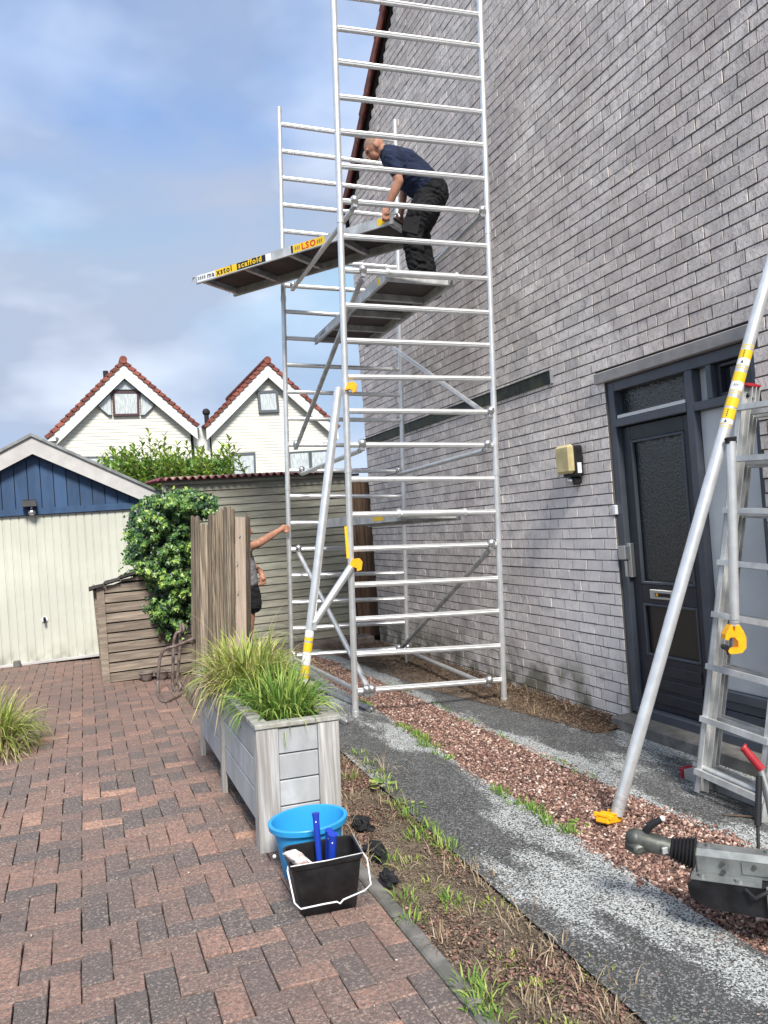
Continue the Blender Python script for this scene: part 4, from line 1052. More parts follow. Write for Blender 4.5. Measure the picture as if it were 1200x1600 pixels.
# ------------------------------------------------------------------ trailer drawbar
hit = thing('trailer_hitch', 'galvanised trailer drawbar with greasy coupling head, black bellows and red brake lever', 'trailer hitch', (2.3, 2.2, -1.55))
def hp_(u, v, d=2.86): return at(u, v, d-.0009*(u-990))
m = MB()
m.tube([hp_(989, 1310), hp_(1000, 1312), hp_(1018, 1317), hp_(1052, 1325)], [.034, .038, .036, .030], 14); m.ball(hp_(993, 1311), .038, 12, 8)
m.cbox(tuple(hp_(1000, 1316)-Vector((.05, .035, .03))), tuple(hp_(1000, 1316)+Vector((.05, .035, .008))), .01); m.build('coupling_head', M_tow, hit, smooth='auto')
m = MB(); m.tube([hp_(1013, 1308), hp_(1010, 1298), hp_(1018, 1288), hp_(1034, 1280)], [.012, .015, .014, .011], 10); hd = m.build('coupling_handle', M_rub, hit, smooth='auto')
m = MB(); m.ball(hp_(1035, 1279), .011, 10, 6); m.build('handle_tip', M_whitep, hd)
pts, rr = [], []
for k in range(15):
    pts.append(hp_(1047+2.9*k, 1325+.65*k)); rr.append((.030+.0016*k)+(.010 if k % 2 else 0))
m = MB(); m.tube(pts, rr, 18); m.build('rubber_bellows', M_rub, hit, smooth='auto')
a, b = hp_(1084, 1334), hp_(1400, 1372); dx = (b-a).normalized(); cz = Vector((0, 0, 1)); dy = cz.cross(dx).normalized(); cz = dx.cross(dy)
def hb(m, l0, l1, y0, y1, z0, z1, tz=0, ch=.0):
    P = lambda l, y_, z_: a+dx*l+dy*y_+cz*z_
    m.hexa([P(l0, y0, z0), P(l1, y0, z0+tz), P(l1, y1, z0+tz), P(l0, y1, z0)], [P(l0, y0, z1), P(l1, y0, z1+tz), P(l1, y1, z1+tz), P(l0, y1, z1)])
m = MB()
sec = [(-.042, -.045), (-.042, .014), (-.026, .034), (.026, .034), (.042, .014), (.042, -.045)]
m.prism([a+dy*q+cz*r for q, r in sec], dx*.9); m.build('housing', M_zinc, hit)
m = MB(); hb(m, -.005, .22, -.098, .07, -.048, -.0455); 
m.tube([a+dx*.03+dy*-.07+cz*-.046, a+dx*.03+dy*-.07+cz*-.034], .012, 8); m.tube([a+dx*.15+dy*-.075+cz*-.046, a+dx*.15+dy*-.075+cz*-.036], .014, 8)
m.tube([a+dx*.05+dy*-.0+cz*.034, a+dx*.05+cz*.044], .008, 8); m.tube([a+dx*.24+cz*.034, a+dx*.24+cz*.044], .008, 8); hb(m, .16, .25, -.0475, -.045, -.03, .01); m.build('mounting_plate', M_zinc, hit)
m = MB(); sc_ = [(.0, -.0485), (-.018, -.07), (-.010, -.115), (.05, -.145), (.9, -.165), (.9, -.0485)]
m.prism([a+dx*l+cz*z_+dy*-.095 for l, z_ in sc_], dy*.18); m.build('underside_cover', M_blk, hit)
m = MB(); m.tube([a+dx*.17+dy*-.10+cz*-.058, a+dx*.20+dy*-.12+cz*-.075, a+dx*.24+dy*-.11+cz*-.05, a+dx*.30+dy*-.08+cz*-.06], .007, 8); m.build('breakaway_cable', M_rub, hit, smooth='auto')
for l, y_, z_ in ((.10, -.047, .0), (.20, -.047, .0), (.10, -.047, -.03)): m = MB(); m.tube([a+dx*l+dy*y_+cz*z_, a+dx*l+dy*(y_-.008)+cz*z_], .008, 6); m.build('bolt', M_tow, hit)
m = MB(); m.tube([a+dx*.012+dy*q+cz*r for q, r in sec+[sec[0]]], .0035, 6); m.build('weld_bead', M_tow, hit)
m = MB(); m.cbox(tuple(hp_(1030, 1322)-Vector((.02, .044, .012))), tuple(hp_(1030, 1322)+Vector((.02, -.034, .012))), .002); m.build('type_plate', M_alulad, hit)
m = MB(); hb(m, .235, .29, -.112, -.096, -.15, -.04); m.build('worn_bracket', M_stone, hit)
m = MB(); m.tube([hp_(1162, 1168, 3.0), hp_(1168, 1176, 3.0), hp_(1190, 1202, 3.0)], [.012, .015, .016], 12); m.tube([hp_(1160, 1167, 3.0), hp_(1163, 1169, 3.0)], .017, 12); 
g = m.build('lever_grip', M_red, hit, smooth='auto')
m = MB(); m.tube([hp_(1188, 1200, 3.0), hp_(1205, 1255, 2.98), hp_(1222, 1335, 2.9)], [.012, .02, .022], 12); m.build('brake_lever', M_zinc, hit, smooth='auto')
m = MB(); m.tube([hp_(1186, 1212, 2.97), hp_(1184, 1290, 2.93)], [.011, .012], 10); m.tube([hp_(1184, 1290, 2.93), hp_(1185, 1333, 2.9)], .006, 8); m.build('gas_strut', M_rub, hit, smooth='auto')
m = MB(); p = a+dx*.62; gz = G(p.x)
m.tube([p+cz*.02+dy*-.12, Vector((p.x, p.y, gz+.10))+dy*-.12], .022, 12); m.tube([Vector((p.x, p.y, gz+.085))+dy*-.15, Vector((p.x, p.y, gz+.085))+dy*-.09], .083, 20); m.build('jockey_wheel', M_rub, hit, smooth='auto')

# ------------------------------------------------------------------ planter
pl = thing('planter_box', 'long grey-washed timber planter on legs at the edge of the driveway', 'planter', (.665, 3.58, -1.496))
PX = Matrix(((.9993, 0, .038, .668), (0, 1, 0, 3.58), (-.038, 0, .9993, -1.4965), (0, 0, 0, 1)))
PW, PL_, PH = .405, 1.85, .595
def pbox(name, a, b, mt, tone=None, c=.003):
    m = MB(); m.xf = PX; m.ct = rnd.random() if tone is None else tone; m.cbox(a, b, c); return m.build(name, mt, pl)
for x0 in (0, PW-.105): pbox('corner_post', (x0, 0, 0), (x0+.105, .028, PH-.024), M_plantv)
for x0 in (.0, PW-.028): pbox('corner_post', (x0, .030, 0), (x0+.028, .085, PH-.024), M_plantv)
for y0 in (.93, PL_-.07):
    for x0 in (-.012, PW-.016): pbox('leg', (x0, y0, 0), (x0+.028, y0+.07, PH-.024), M_plantv)
z = PH-.026; k = 0
while z > .14:
    z0 = max(z-.122, .10); pbox('end_board', (.107, .006, z0), (PW-.107, .026, z-.006), M_plant); z -= .122
    if k < 3: pass
    k += 1
z = PH-.026
for k in range(3):
    z0 = z-.145
    for x0 in (.004, PW-.024):
        pbox('side_board', (x0+.0, .087, z0), (x0+.020, .928, z-.005), M_plant); pbox('side_board', (x0, 1.002, z0), (x0+.020, PL_-.072, z-.005), M_plant)
    z -= .147
pbox('end_board', (.03, PL_-.03, .12), (PW-.03, PL_-.005, PH-.03), M_plant)
pbox('rim_board', (-.006, -.008, PH-.022), (PW+.006, .060, PH), M_plantr)
for x0 in (-.006, PW-.064): pbox('rim_board', (x0, .062, PH-.022), (x0+.07, PL_, PH), M_plantr)
m = MB(); m.xf = PX; m.box((.026, .03, .15), (PW-.026, PL_-.03, PH-.06)); m.build('soil', M_soil, pl)

# ------------------------------------------------------------------ blades
def blades(name, c, n, L0, L1, rad, lean, mt, parent=None, label=None, cat=None, tone=(0, 1), wdt=.0045, seg=5, droop=1.0, dirb=None, loc=None, elong=1.0):
    V = []; F = []; T = []; b = 0
    c = Vector(c)
    for i in range(n):
        an = rnd.uniform(0, 2*math.pi); r = rad*math.sqrt(rnd.random())
        p = c+Vector((r*math.cos(an), r*math.sin(an)*elong, 0))
        ln2 = rnd.uniform(L0, L1); th = an+rnd.gauss(0, .7); le = abs(rnd.gauss(lean, lean*.45))*(.4+.9*r/max(rad, .001))
        if dirb is not None and rnd.random() < dirb[1]: th = dirb[0]+rnd.gauss(0, .6)
        h = Vector((math.cos(th), math.sin(th), 0)); s = Vector((-h.y, h.x, 0)); a = le*.5; w = wdt*rnd.uniform(.6, 1.3); tn = min(1, max(0, rnd.uniform(*tone)))
        sdir = (s+Vector((0, 0, rnd.uniform(-.4, .4)))).normalized()
        for k in range(seg+1):
            f = k/seg; ww = w*(1-f**1.6)*(0.7+.6*min(1, f*3))+.0003
            V += [p-sdir*ww, p+sdir*ww]
            p = p+(h*math.sin(min(a, 2.6))+Vector((0, 0, math.cos(min(a, 2.6)))))*(ln2/seg); a += le*droop*(.5+f)*.55
        for k in range(seg): F.append((b+2*k, b+2*k+1, b+2*k+3, b+2*k+2)); T.append(tn)
        b += 2*(seg+1)
    V = np.array([tuple(q) for q in V]); off = loc if loc is not None else c
    if parent is None:
        o = bulk(name, V-np.array(off), np.array(F), mt, np.array(T)); o.location = off; ORG[o.name] = Vector(off)
        return tag(o, label, cat) if label else o
    return bulk(name, V, np.array(F), mt, np.array(T), parent)
def PP(x, y, z): return PX @ Vector((x, y, z))
zt_ = PH-.07
g1 = thing('ornamental_grass', 'bright green fountain grass filling the near end of the planter', 'grass plant', tuple(PP(.2, .5, zt_)), 'grasses in the planter')
blades('blades', PP(.22, .42, zt_), 560, .15, .33, .15, .85, M_grass, g1, tone=(.05, .85), wdt=.0055, elong=1.9)
blades('fine_blades', PP(.14, .62, zt_), 420, .10, .24, .11, .7, M_grass, g1, tone=(0, .4), wdt=.0032, elong=1.8)
g2 = thing('ornamental_grass', 'tall yellow-green grass arching from the far end of the planter', 'grass plant', tuple(PP(.2, 1.2, zt_)), 'grasses in the planter')
blades('blades', PP(.21, 1.20, zt_), 1150, .22, .43, .17, .74, M_grassy, g2, tone=(.0, 1), wdt=.0062, elong=2.7, droop=1.1)
blades('seed_stalks', PP(.22, 1.35, zt_+.04), 36, .42, .62, .2, .8, M_grassy, g2, tone=(.6, 1), wdt=.0018, elong=2.4, droop=1.2, seg=7)
blades('dead_leaves', PP(.02, 1.10, zt_+.04), 110, .16, .32, .07, 1.5, M_dry, g2, tone=(.1, 1), wdt=.0045, elong=3.4, droop=1.6, dirb=(math.pi, .9))
c = onG(-14, 1172)
blades('ornamental_grass', c, 620, .28, .55, .16, .85, M_grassy, label='arching grass clump at the left edge of the driveway', cat='grass plant', tone=(.0, .9), wdt=.0048, droop=1.2, elong=1.3)
blades('dry_grass_tuft', onG(-6, 1182)+Vector((.05, -.05, 0)), 120, .15, .34, .13, 1.3, M_dry, label='dry brown grass at the foot of the left edge clump', cat='grass plant', tone=(.1, 1), droop=1.5)

# ------------------------------------------------------------------ weeds
VW = []
def weeds(name, spots, mt, L0, L1, n, rad, lean, tone, w=.003):
    V = []; F = []; T = []
    for (x, y) in spots:
        o = blades('tmp', (x, y, G(x)-.005), n, L0, L1, rad, lean, mt, tone=tone, wdt=w, seg=3)
        me = o.data; k = len(me.vertices); a = np.empty(k*3); me.vertices.foreach_get('co', a); a = a.reshape(-1, 3)+np.array((x, y, G(x)-.005))
        f = np.array([tuple(p.vertices) for p in me.polygons]); F.append(f+sum(len(q) for q in V)); V.append(a)
        t = np.empty(len(f)); me.attributes['tone'].data.foreach_get('value', t); T.append(t)
        bpy.data.objects.remove(o); bpy.data.meshes.remove(me)
    return stuff(bulk(name, np.concatenate(V), np.concatenate(F), mt, np.concatenate(T)))
sp = []
for y in np.arange(2.9, 6.4, .045):
    if rnd.random() < .42 + .38*math.sin(y*4.1): sp.append((np.interp(y, [0, 2, 4.2, 5.2, 9.9], [1.98, 2.01, 2.07, 2.12, 2.24])+rnd.gauss(0, .018), y))
weeds('edge_grass', sp, M_grass, .02, .065, 34, .035, .9, (.0, .75))
sp = [(np.interp(y, [0, 2, 4.2, 6.4], [2.72, 2.70, 2.64, 2.66])+rnd.gauss(0, .012), y) for y in np.arange(3.6, 7, .07) if rnd.random() < .45]
weeds('path_edge_moss', sp, M_grass, .01, .035, 26, .03, 1.0, (.0, .5))
sp = [(*onG(u, v).xy,) for u, v in ((640, 1275), (655, 1290), (668, 1300), (680, 1312), (694, 1322), (625, 1258), (610, 1240), (600, 1222), (590, 1210), (575, 1195), (700, 1330), (560, 1180), (650, 1310), (550, 1215), (760, 1555), (745, 1570), (630, 1405), (645, 1440), (770, 1590), (708, 1405), (612, 1345), (730, 1540))]
weeds('bed_grass', sp, M_grass, .02, .075, 34, .05, .95, (.05, .85), .0028)
sp = [(1.06+.45*rnd.random(), 1.5+3.6*rnd.random()) for _ in range(60)]
weeds('dry_bed_grass', sp, M_dry, .03, .11, 16, .06, 1.3, (0, 1), .0016)
sp = [(1.1+.42*rnd.random()**.7, 1.7+1.6*rnd.random()) for _ in range(13)]
weeds('bed_moss', sp, M_grassy, .008, .028, 60, .075, 1.0, (0, .7), .002)
sp = [(3.05+.5*rnd.random(), 4.9+1.6*rnd.random()) for _ in range(22)]
weeds('withered_grass', sp, M_dry, .04, .12, 22, .07, 1.4, (0, .8), .0018)
blades('dry_grass_tuft', onG(600, 1208), 26, .10, .22, .03, 1.1, M_dry, label='pale dry grass tuft on the asphalt path behind the planter corner', cat='weed', tone=(.6, 1), wdt=.0016)
blades('dry_grass_tuft', onG(1092, 1160)+Vector((0, -.02, 0)), 26, .06, .15, .02, .5, M_dry, label='small dry weed growing at the door step', cat='weed', tone=(0, .6), wdt=.0016)
def leafy(c, n, r, s, mt, label, tone=(.4, 1)):
    m = MB(); c = Vector(c)
    for i in range(n):
        an = rnd.uniform(0, 6.28); rr = r*math.sqrt(rnd.random()); p = c+Vector((rr*math.cos(an), rr*math.sin(an), rnd.uniform(.2, 1)*s*1.2))
        x = Vector((math.cos(an), math.sin(an), rnd.uniform(-.2, .3))).normalized(); y_ = x.cross(Vector((rnd.uniform(-.3, .3), rnd.uniform(-.3, .3), 1))).normalized(); q = s*rnd.uniform(.6, 1.1)
        m.ct = rnd.uniform(*tone); m.add([p, p+x*q*.5+y_*q*.5, p+x*q*1.1+y_*q*.35, p+x*q*1.25, p+x*q*1.1-y_*q*.35, p+x*q*.5-y_*q*.5], [(0, 1, 2, 3), (0, 3, 4, 5)])
    o = m.build('broadleaf_weed', mt, loc=tuple(c)); return tag(o, label, 'weed')
leafy(onG(598, 1232), 14, .045, .035, M_grass, 'bright broad-leaved weed in the bed beside the planter corner')
leafy(onG(644, 1262), 18, .06, .022, M_grass, 'small leafy weed at the edge of the asphalt path', (.2, .8))
leafy(onG(905, 1290), 13, .030, .022, M_grass, 'low green weed beside the yellow foot at the gravel edge', (.2, .8))
# crumpled weed membrane and a few lumps
def lump(name, c, r, sc, mt, label, cat, seed, n=10, amp=.35):
    m = MB(); q = MB(); q.ball((0, 0, 0), 1, 14, 9); vs_ = []
    for v in q.v:
        d = Vector(v); k = 1+amp*mnoise.noise(d*1.7+Vector((seed, 0, 0)))*2+amp*.5*mnoise.noise(d*4+Vector((0, seed, 0)))
        vs_.append(Vector(c)+Vector((d.x*sc[0], d.y*sc[1], d.z*sc[2]))*r*k)
    m.add(vs_, q.f); return tag(m.build(name, mt, loc=tuple(c)), label, cat)
for k, (u, v, r, lb) in enumerate(((566, 1290, .055, 'crumpled black weed membrane poking out right behind the blue tub'), (588, 1335, .055, 'crumpled black weed membrane lump beside the black bucket'), (606, 1375, .045, 'low torn piece of black membrane in the bed'),)):
    lump('weed_membrane', onG(u, v)+Vector((0, 0, .012)), r, (.8, 1.5, .42), M_fabric, lb, 'membrane', k*3.1, amp=.55)
m = MB(); p0 = onG(1128, 1276); p1 = onG(1215, 1286); m.tube([p0+Vector((0, 0, .008)), (p0+p1)/2+Vector((0, 0.01, .014)), p1+Vector((0, 0, .01))], [.003, .005, .005], 6); tag(m.build('twig', M_stem, loc=tuple(p0)), 'thin dark twig lying on the asphalt by the ladder foot', 'twig')

# ------------------------------------------------------------------ buckets
bc = Vector((.835, 3.30, G(.835)))
tub = thing('blue_bucket', 'light blue plastic tub standing against the planter end', 'bucket', tuple(bc))
def oval(cx, cy, rx, ry, z, n=40, flat=0): return [Vector((cx+rx*math.cos(2*math.pi*k/n), cy+ry*(math.sin(2*math.pi*k/n)), z)) for k in range(n)]
def loft(m, rings, cap0=True, cap1=False, flip=False):
    n = len(rings[0]); vs_ = [p for r in rings for p in r]; fs = []
    for i in range(len(rings)-1):
        for k in range(n): fs.append((i*n+k, i*n+(k+1) % n, (i+1)*n+(k+1) % n, (i+1)*n+k))
    if cap0: fs.append(tuple(range(n-1, -1, -1)))
    if cap1: fs.append(tuple(range((len(rings)-1)*n, len(rings)*n)))
    if flip: fs = [tuple(reversed(f)) for f in fs]
    m.add(vs_, fs)
cx, cy, z0 = bc; hB = .235
prof = [(.118, .105, 0), (.122, .110, .006), (.150, .128, hB-.045), (.155, .132, hB-.030), (.172, .148, hB-.026), (.176, .152, hB-.004), (.173, .149, hB), (.160, .136, hB-.002), (.153, .130, hB-.03), (.118, .106, .012), (.05, .05, .010)]
m = MB(); loft(m, [oval(cx, cy, a, b, z0+c) for a, b, c in prof], True, True); m.build('tub_body', M_blue, tub, smooth='auto')
m = MB(); m.ball((cx-.168, cy-.045, z0+.12), .008, 8, 6); m.build('handle_pivot', M_whitep, tub)
def rrect(cx, cy, hx, hy, r, z, rot, n=6):
    pts = []
    for sx, sy, a0 in ((1, 1, 0), (-1, 1, 90), (-1, -1, 180), (1, -1, 270)):
        for k in range(n):
            a = RAD(a0+90*k/(n-1)); pts.append(Vector((sx*(hx-r)+r*math.cos(a), sy*(hy-r)+r*math.sin(a), 0)))
    R = Matrix.Rotation(rot, 3, 'Z'); return [R @ p + Vector((cx, cy, z)) for p in pts]
kc = Vector((.805, 2.985, G(.805))); rt = RAD(-6)
kb = thing('black_bucket', 'black rectangular paint bucket with white wire handle in front of the blue tub', 'bucket', tuple(kc))
hK = .215; m = MB(); z0 = kc.z
prof = [(.108, .072, .0), (.112, .076, .004), (.138, .098, hK-.02), (.146, .105, hK-.018), (.148, .107, hK-.002), (.145, .104, hK), (.138, .097, hK-.002), (.110, .074, .008), (.05, .04, .007)]
loft(m, [rrect(kc.x, kc.y, a, b, .028 if a > .06 else .02, z0+c, rt) for a, b, c in prof], True, True); m.build('bucket_body', M_blk, kb, smooth='auto')
R = Matrix.Rotation(rt, 3, 'Z')
def KB(x, y, z): return R @ Vector((x, y, 0)) + Vector((kc.x, kc.y, z0+z))
m = MB(); m.tube([KB(-.146, -.06, hK-.012), KB(-.152, -.075, hK-.02), KB(-.140, -.125, .09), KB(-.120, -.135, .068), KB(-.03, -.142, .072), KB(.018, -.143, .071), KB(.030, -.143, .062), KB(.044, -.143, .074), KB(.13, -.140, .090), KB(.158, -.130, .105), KB(.160, -.085, hK-.03), KB(.148, -.05, hK-.012)], .0032, 8); m.build('wire_handle', M_wire, kb, smooth='auto')
m = MB(); m.tube([KB(-.142, -.098, hK+.001), KB(.0, -.1055, hK+.001), KB(.143, -.098, hK+.001), KB(.147, .09, hK+.001)], .0022, 6); m.build('worn_rim', M_alulad, kb)
def roller(label, top, bot, r=.0125):
    t = thing('roller_handle', label, 'paint roller', tuple(bot), 'paint roller handles in the black bucket'); d = (top-bot)
    m = MB(); m.tube([bot+d*.25, bot+d*.5, bot+d*.93, top], [r*.85, r*1.0, r*1.05, r*1.25], 14); m.build('grip', M_roll, t, smooth='auto')
    m = MB(); m.tube([bot, bot+d*.3], .0035, 8); m.build('rod', M_chrome, t)
    m = MB(); n_ = d.cross(RIGHT).normalized(); n_ = n_ if n_.dot(FWD) < 0 else -n_
    c_ = bot+d*.90+n_*(r*.95); m.tube([c_, c_+n_*.0025], .003, 8); m.build('hanging_hole', M_white, t)
roller('dark blue roller handle leaning against the tub rim, tallest of three', at(493, 1270, 3.12), KB(-.01, .03, .02))
roller('middle dark blue roller handle, half hidden behind the frontmost one', at(514, 1297, 3.06), KB(.02, .05, .02), .0135)
roller('frontmost dark blue roller handle in the black bucket', at(520, 1303, 3.0), KB(.015, -.02, .02), .0155)
pk = thing('plastic_pack', 'crinkled clear plastic pack with red print hanging over the left bucket rim', 'packaging', tuple(KB(-.1, -.05, hK)))
m = MB(); nx_, ny_ = 12, 7; P0 = [at(u, v, 2.98) for u, v in ((441, 1334), (462, 1327), (494, 1352), (474, 1362))]
vs_ = []
for side in (0, 1):
    for j in range(ny_):
        for i in range(nx_):
            f, g_ = i/(nx_-1), j/(ny_-1); p = (P0[0]*(1-f)+P0[3]*f)*(1-g_)+(P0[1]*(1-f)+P0[2]*f)*g_
            pf = math.sin(f*math.pi)**.5*math.sin(g_*math.pi)**.5
            vs_.append(p+FWD*((.018*pf+.006*mnoise.noise(p*60))*(1 if side else -1))+UP*.006*mnoise.noise(p*45))
fs = []
for s_ in (0, 1):
    o_ = s_*nx_*ny_
    for j in range(ny_-1):
        for i in range(nx_-1): q = (o_+j*nx_+i, o_+j*nx_+i+1, o_+(j+1)*nx_+i+1, o_+(j+1)*nx_+i); fs.append(q if s_ else tuple(reversed(q)))
m.add(vs_, fs); m.build('wrap', M_bag, pk)
m = MB(); a_ = [P0[0]*(.45)+P0[3]*.55, P0[1]*.45+P0[2]*.55, P0[2]*.9+P0[1]*.1, P0[3]*.9+P0[0]*.1]
m.add([p-FWD*.022+UP*.003 for p in a_], [(0, 1, 2, 3)]); m.build('printed_label', mat('red_print_on_film', (.50, .16, .14), .4, n1=(70, .4, I3, None), n2=(45, .7, I3, (.66, .68, .68))), pk)

# ------------------------------------------------------------------ fence of upright boards
fen = thing('board_fence', 'short weathered fence of uneven upright boards ending in a pale new one', 'fence', (1.15, 8.0, -1.5))
bd = [(298, 303.5, 806, .1), (304.2, 311, 808, .35), (311.8, 324, 820, .95), (324.8, 330, 806, .2), (330.8, 336, 804, .6), (336.8, 342, 800, .3), (342.8, 348, 794, .7), (348.7, 353.5, 793, .25), (354.2, 360, 793, .75), (360.8, 366, 797, .3)]
def fd(u): return 7.55-.0045*(u-298)
fback = []
for i, (u0, u1, vt, tn) in enumerate(bd):
    m = MB(); m.ct = tn; d0, d1 = fd(u0)+rnd.uniform(-.03, .03), fd(u1)+rnd.uniform(-.03, .03)
    a_, b_ = at(u0, vt, d0), at(u1, vt+rnd.uniform(-4, 4), d1); bz = G(1)+.02; th_ = FWD*.022; lx = .035*1.5
    a0, b0_ = Vector((a_.x-lx*.0, a_.y, bz)), Vector((b_.x-lx*.0, b_.y, bz))
    a0 = atz(u0+2, bz, d0); b0_ = atz(u1+2, bz, d1); mid = (a_+b_)/2+Vector((0, 0, .012))
    m.hexa([a0, b0_, b0_+th_, a0+th_], [a_, b_, b_+th_, a_+th_]); m.prism([a_, b_, mid], th_); m.build('fence_board', M_woodv, fen)
m = MB(); a_, b_ = at(367.5, 808, 7.18), at(383, 808, 7.12); m.ct = .5
a0, b0_ = atz(369, G(1), 7.18), atz(386, G(1), 7.12); m.hexa([a0, b0_, b0_+FWD*.03, a0+FWD*.03], [a_, b_, b_+FWD*.03, a_+FWD*.03]); pb = m.build('pale_board', M_pale, fen); pb['label'] = 'pale new board with round bolts'
m = MB(); m.ct = .3; a_, b_ = at(384, 800, 7.25), at(388, 808, 7.2); a0, b0_ = atz(387, G(1), 7.25), atz(390.5, G(1), 7.2); m.hexa([a0, b0_, b0_+FWD*.1, a0+FWD*.1], [a_, b_, b_+FWD*.1, a_+FWD*.1]); m.build('fence_post', M_woodv, fen)
m = MB()
for u, v in ((375, 837), (371, 879), (372, 925)): c_ = at(u, v, 7.14); m.tube([c_, c_-FWD*.006], .009, 10)
build_split(m, 'bolt', M_chrome, pb)
m = MB()
for v in (850, 985): m.hexa([at(300, v, 7.62), at(384, v, 7.30), at(384, v, 7.34), at(300, v, 7.66)], [at(300, v-12, 7.62), at(384, v-12, 7.30), at(384, v-12, 7.34), at(300, v-12, 7.66)])
build_split(m, 'fence_rail', M_woodv, fen)
m = MB(); c_ = onG(312, 1108); m.cbox((c_.x-.05, c_.y, c_.z), (c_.x+.12, c_.y+.5, c_.z+.14), .012); tag(m.build('stone_block', M_stone, loc=tuple(c_)), 'brown stone block on the ground behind the far planter leg', 'stone')

# ------------------------------------------------------------------ plank box by the garage
BY = 8.62
lbx = thing('plank_store', 'low store of horizontal brown planks under the ivy beside the garage', 'wood store', (.5, BY, -1.47))
xl_ = onY(160, 1060, BY).x; xr_ = onY(303, 1050, BY-.0).x; gz = G(.3)
zt0 = onY(168, 918, BY).z
def topz(x): return zt0+.30*(x-xl_)
m = MB(); m.ct = .5; m.hexa([(xl_, BY-.02, gz-.03), (xl_+.075, BY-.02, gz-.03), (xl_+.075, BY+.06, gz-.03), (xl_, BY+.06, gz-.03)], [(xl_, BY-.02, zt0), (xl_+.075, BY-.02, zt0+.02), (xl_+.075, BY+.06, zt0+.02), (xl_, BY+.06, zt0)]); m.build('corner_post', M_wood, lbx)
z = gz+.01; k = 0
while z < topz(xr_):
    h = .088; m = MB(); m.ct = rnd.random(); xa = xl_+.077
    if topz(xa) < z: xa = xl_+(z-zt0)/.30
    xb = xr_
    if xa < xb-.05:
        zl = min(z+h, max(z+.01, topz(xa)))
        m.hexa([(xa, BY-.0, z), (xb, BY-.0, z), (xb, BY+.022, z), (xa, BY+.022, z)], [(xa, BY+.004, zl), (xb, BY+.004, z+h), (xb, BY+.022, z+h), (xa, BY+.022, zl)]); m.build('plank', M_wood, lbx)
    z += .1045
m = MB(); m.hexa([(xl_+.03, BY+.03, gz-.02), (xr_, BY+.03, gz-.02), (xr_, BY+.78, gz-.02), (xl_+.03, BY+.78, gz-.02)], [(xl_+.03, BY+.03, topz(xl_)-.02), (xr_, BY+.03, topz(xr_)-.02), (xr_, BY+.78, topz(xr_)-.09), (xl_+.03, BY+.78, topz(xl_)-.09)]); m.build('inside', M_dark, lbx)
for k in range(5):
    m = MB(); m.ct = rnd.random(); y0 = BY+.05+.17*k; m.hexa([(xl_-.0, y0, gz-.02), (xl_+.028, y0, gz-.02), (xl_+.028, y0+.15, gz-.02), (xl_, y0+.15, gz-.02)], [(xl_-.03, y0, zt0-.02), (xl_, y0, zt0-.02), (xl_, y0+.15, zt0), (xl_-.03, y0+.15, zt0)]); m.build('side_board', M_wood, lbx)
for k in range(6):
    m = MB(); m.ct = rnd.random(); xa = xl_-.07+.16*k; xb = xa+.15; m.hexa([(xa, BY-.07, topz(xa)+.015), (xb, BY-.07, topz(xb)+.0), (xb, BY+.8, topz(xb)-.06), (xa, BY+.8, topz(xa)-.05)], [(xa, BY-.07, topz(xa)+.05), (xb, BY-.07, topz(xb)+.03), (xb, BY+.8, topz(xb)-.02), (xa, BY+.8, topz(xa)-.01)]); m.build('roof_tile', M_tiled, lbx)
for k, u in enumerate((228, 252, 268)):
    c_ = onY(u, 1046, BY-.1); m = MB(); zz = G(c_.x)
    loft(m, [[Vector((c_.x+r_*math.cos(a*.449), BY-.12+r_*math.sin(a*.449), zz+h_)) for a in range(14)] for r_, h_ in ((.035, 0), (.05, .02), (.075, .085), (.085, .09), (.08, .10), (.07, .095), (.05, .05))], True, True)
    tag(m.build('flower_pot', M_stone if k else M_stone, loc=(c_.x, BY-.12, zz)), ['small brown pot at the foot of the plank store, leftmost', 'small brown pot between two others under the plank store', 'small brown pot beside the tube rack, rightmost'][k], 'pot')

# ------------------------------------------------------------------ bent tube rack
rk = thing('tube_rack', 'rusty bent steel tube bicycle rack in front of the plank store', 'bicycle rack', tuple(onG(262, 1092)))
def rt_(pts, d0, d1):
    n = len(pts); P = [at(u, v, min(d0+(d1-d0)*i/(n-1), FWD.dot(onG(u, v))-.06)) for i, (u, v) in enumerate(pts)]
    out = []
    for i in range(len(P)-1):
        p0, p1, p2, p3 = P[max(i-1, 0)], P[i], P[i+1], P[min(i+2, len(P)-1)]
        for k in range(4):
            t = k/4; out.append(.5*((2*p1)+(p2-p0)*t+(2*p0-5*p1+4*p2-p3)*t*t+(3*p1-p0-3*p2+p3)*t**3))
    out.append(P[-1]); m = MB(); m.tube(out, .0155, 10); return m.build('bent_tube', M_tube, rk, smooth='auto')
rt_([(305, 997), (290, 1003), (273, 1010), (260, 1013), (251, 1025), (248, 1045), (246.5, 1070), (248, 1088), (256, 1096), (270, 1092), (283, 1084), (290, 1075), (283, 1064)], 7.5, 7.45)
rt_([(282, 974), (282, 986), (276, 989), (272, 1000), (271, 1020), (270, 1050), (270, 1072), (275, 1080), (282, 1075), (279, 1062)], 7.7, 7.6)
rt_([(285, 974), (287, 984), (282, 992), (281, 1010), (279, 1040), (277, 1064), (284, 1071)], 7.8, 7.7)
# dome lid by the back post
m = MB(); c_ = onG(458, 1008); loft(m, [[Vector((c_.x+r_*math.cos(a*.393), c_.y+r_*math.sin(a*.393), c_.z+h_)) for a in range(16)] for r_, h_ in ((.10, 0), (.10, .02), (.085, .07), (.05, .11), (.015, .12))], True, True)
tag(m.build('upturned_bowl', mat('milky_plastic', (.55, .56, .56), .4), smooth='auto', loc=tuple(c_)), 'milky white upturned bowl on the ground behind the far scaffold post', 'bowl')

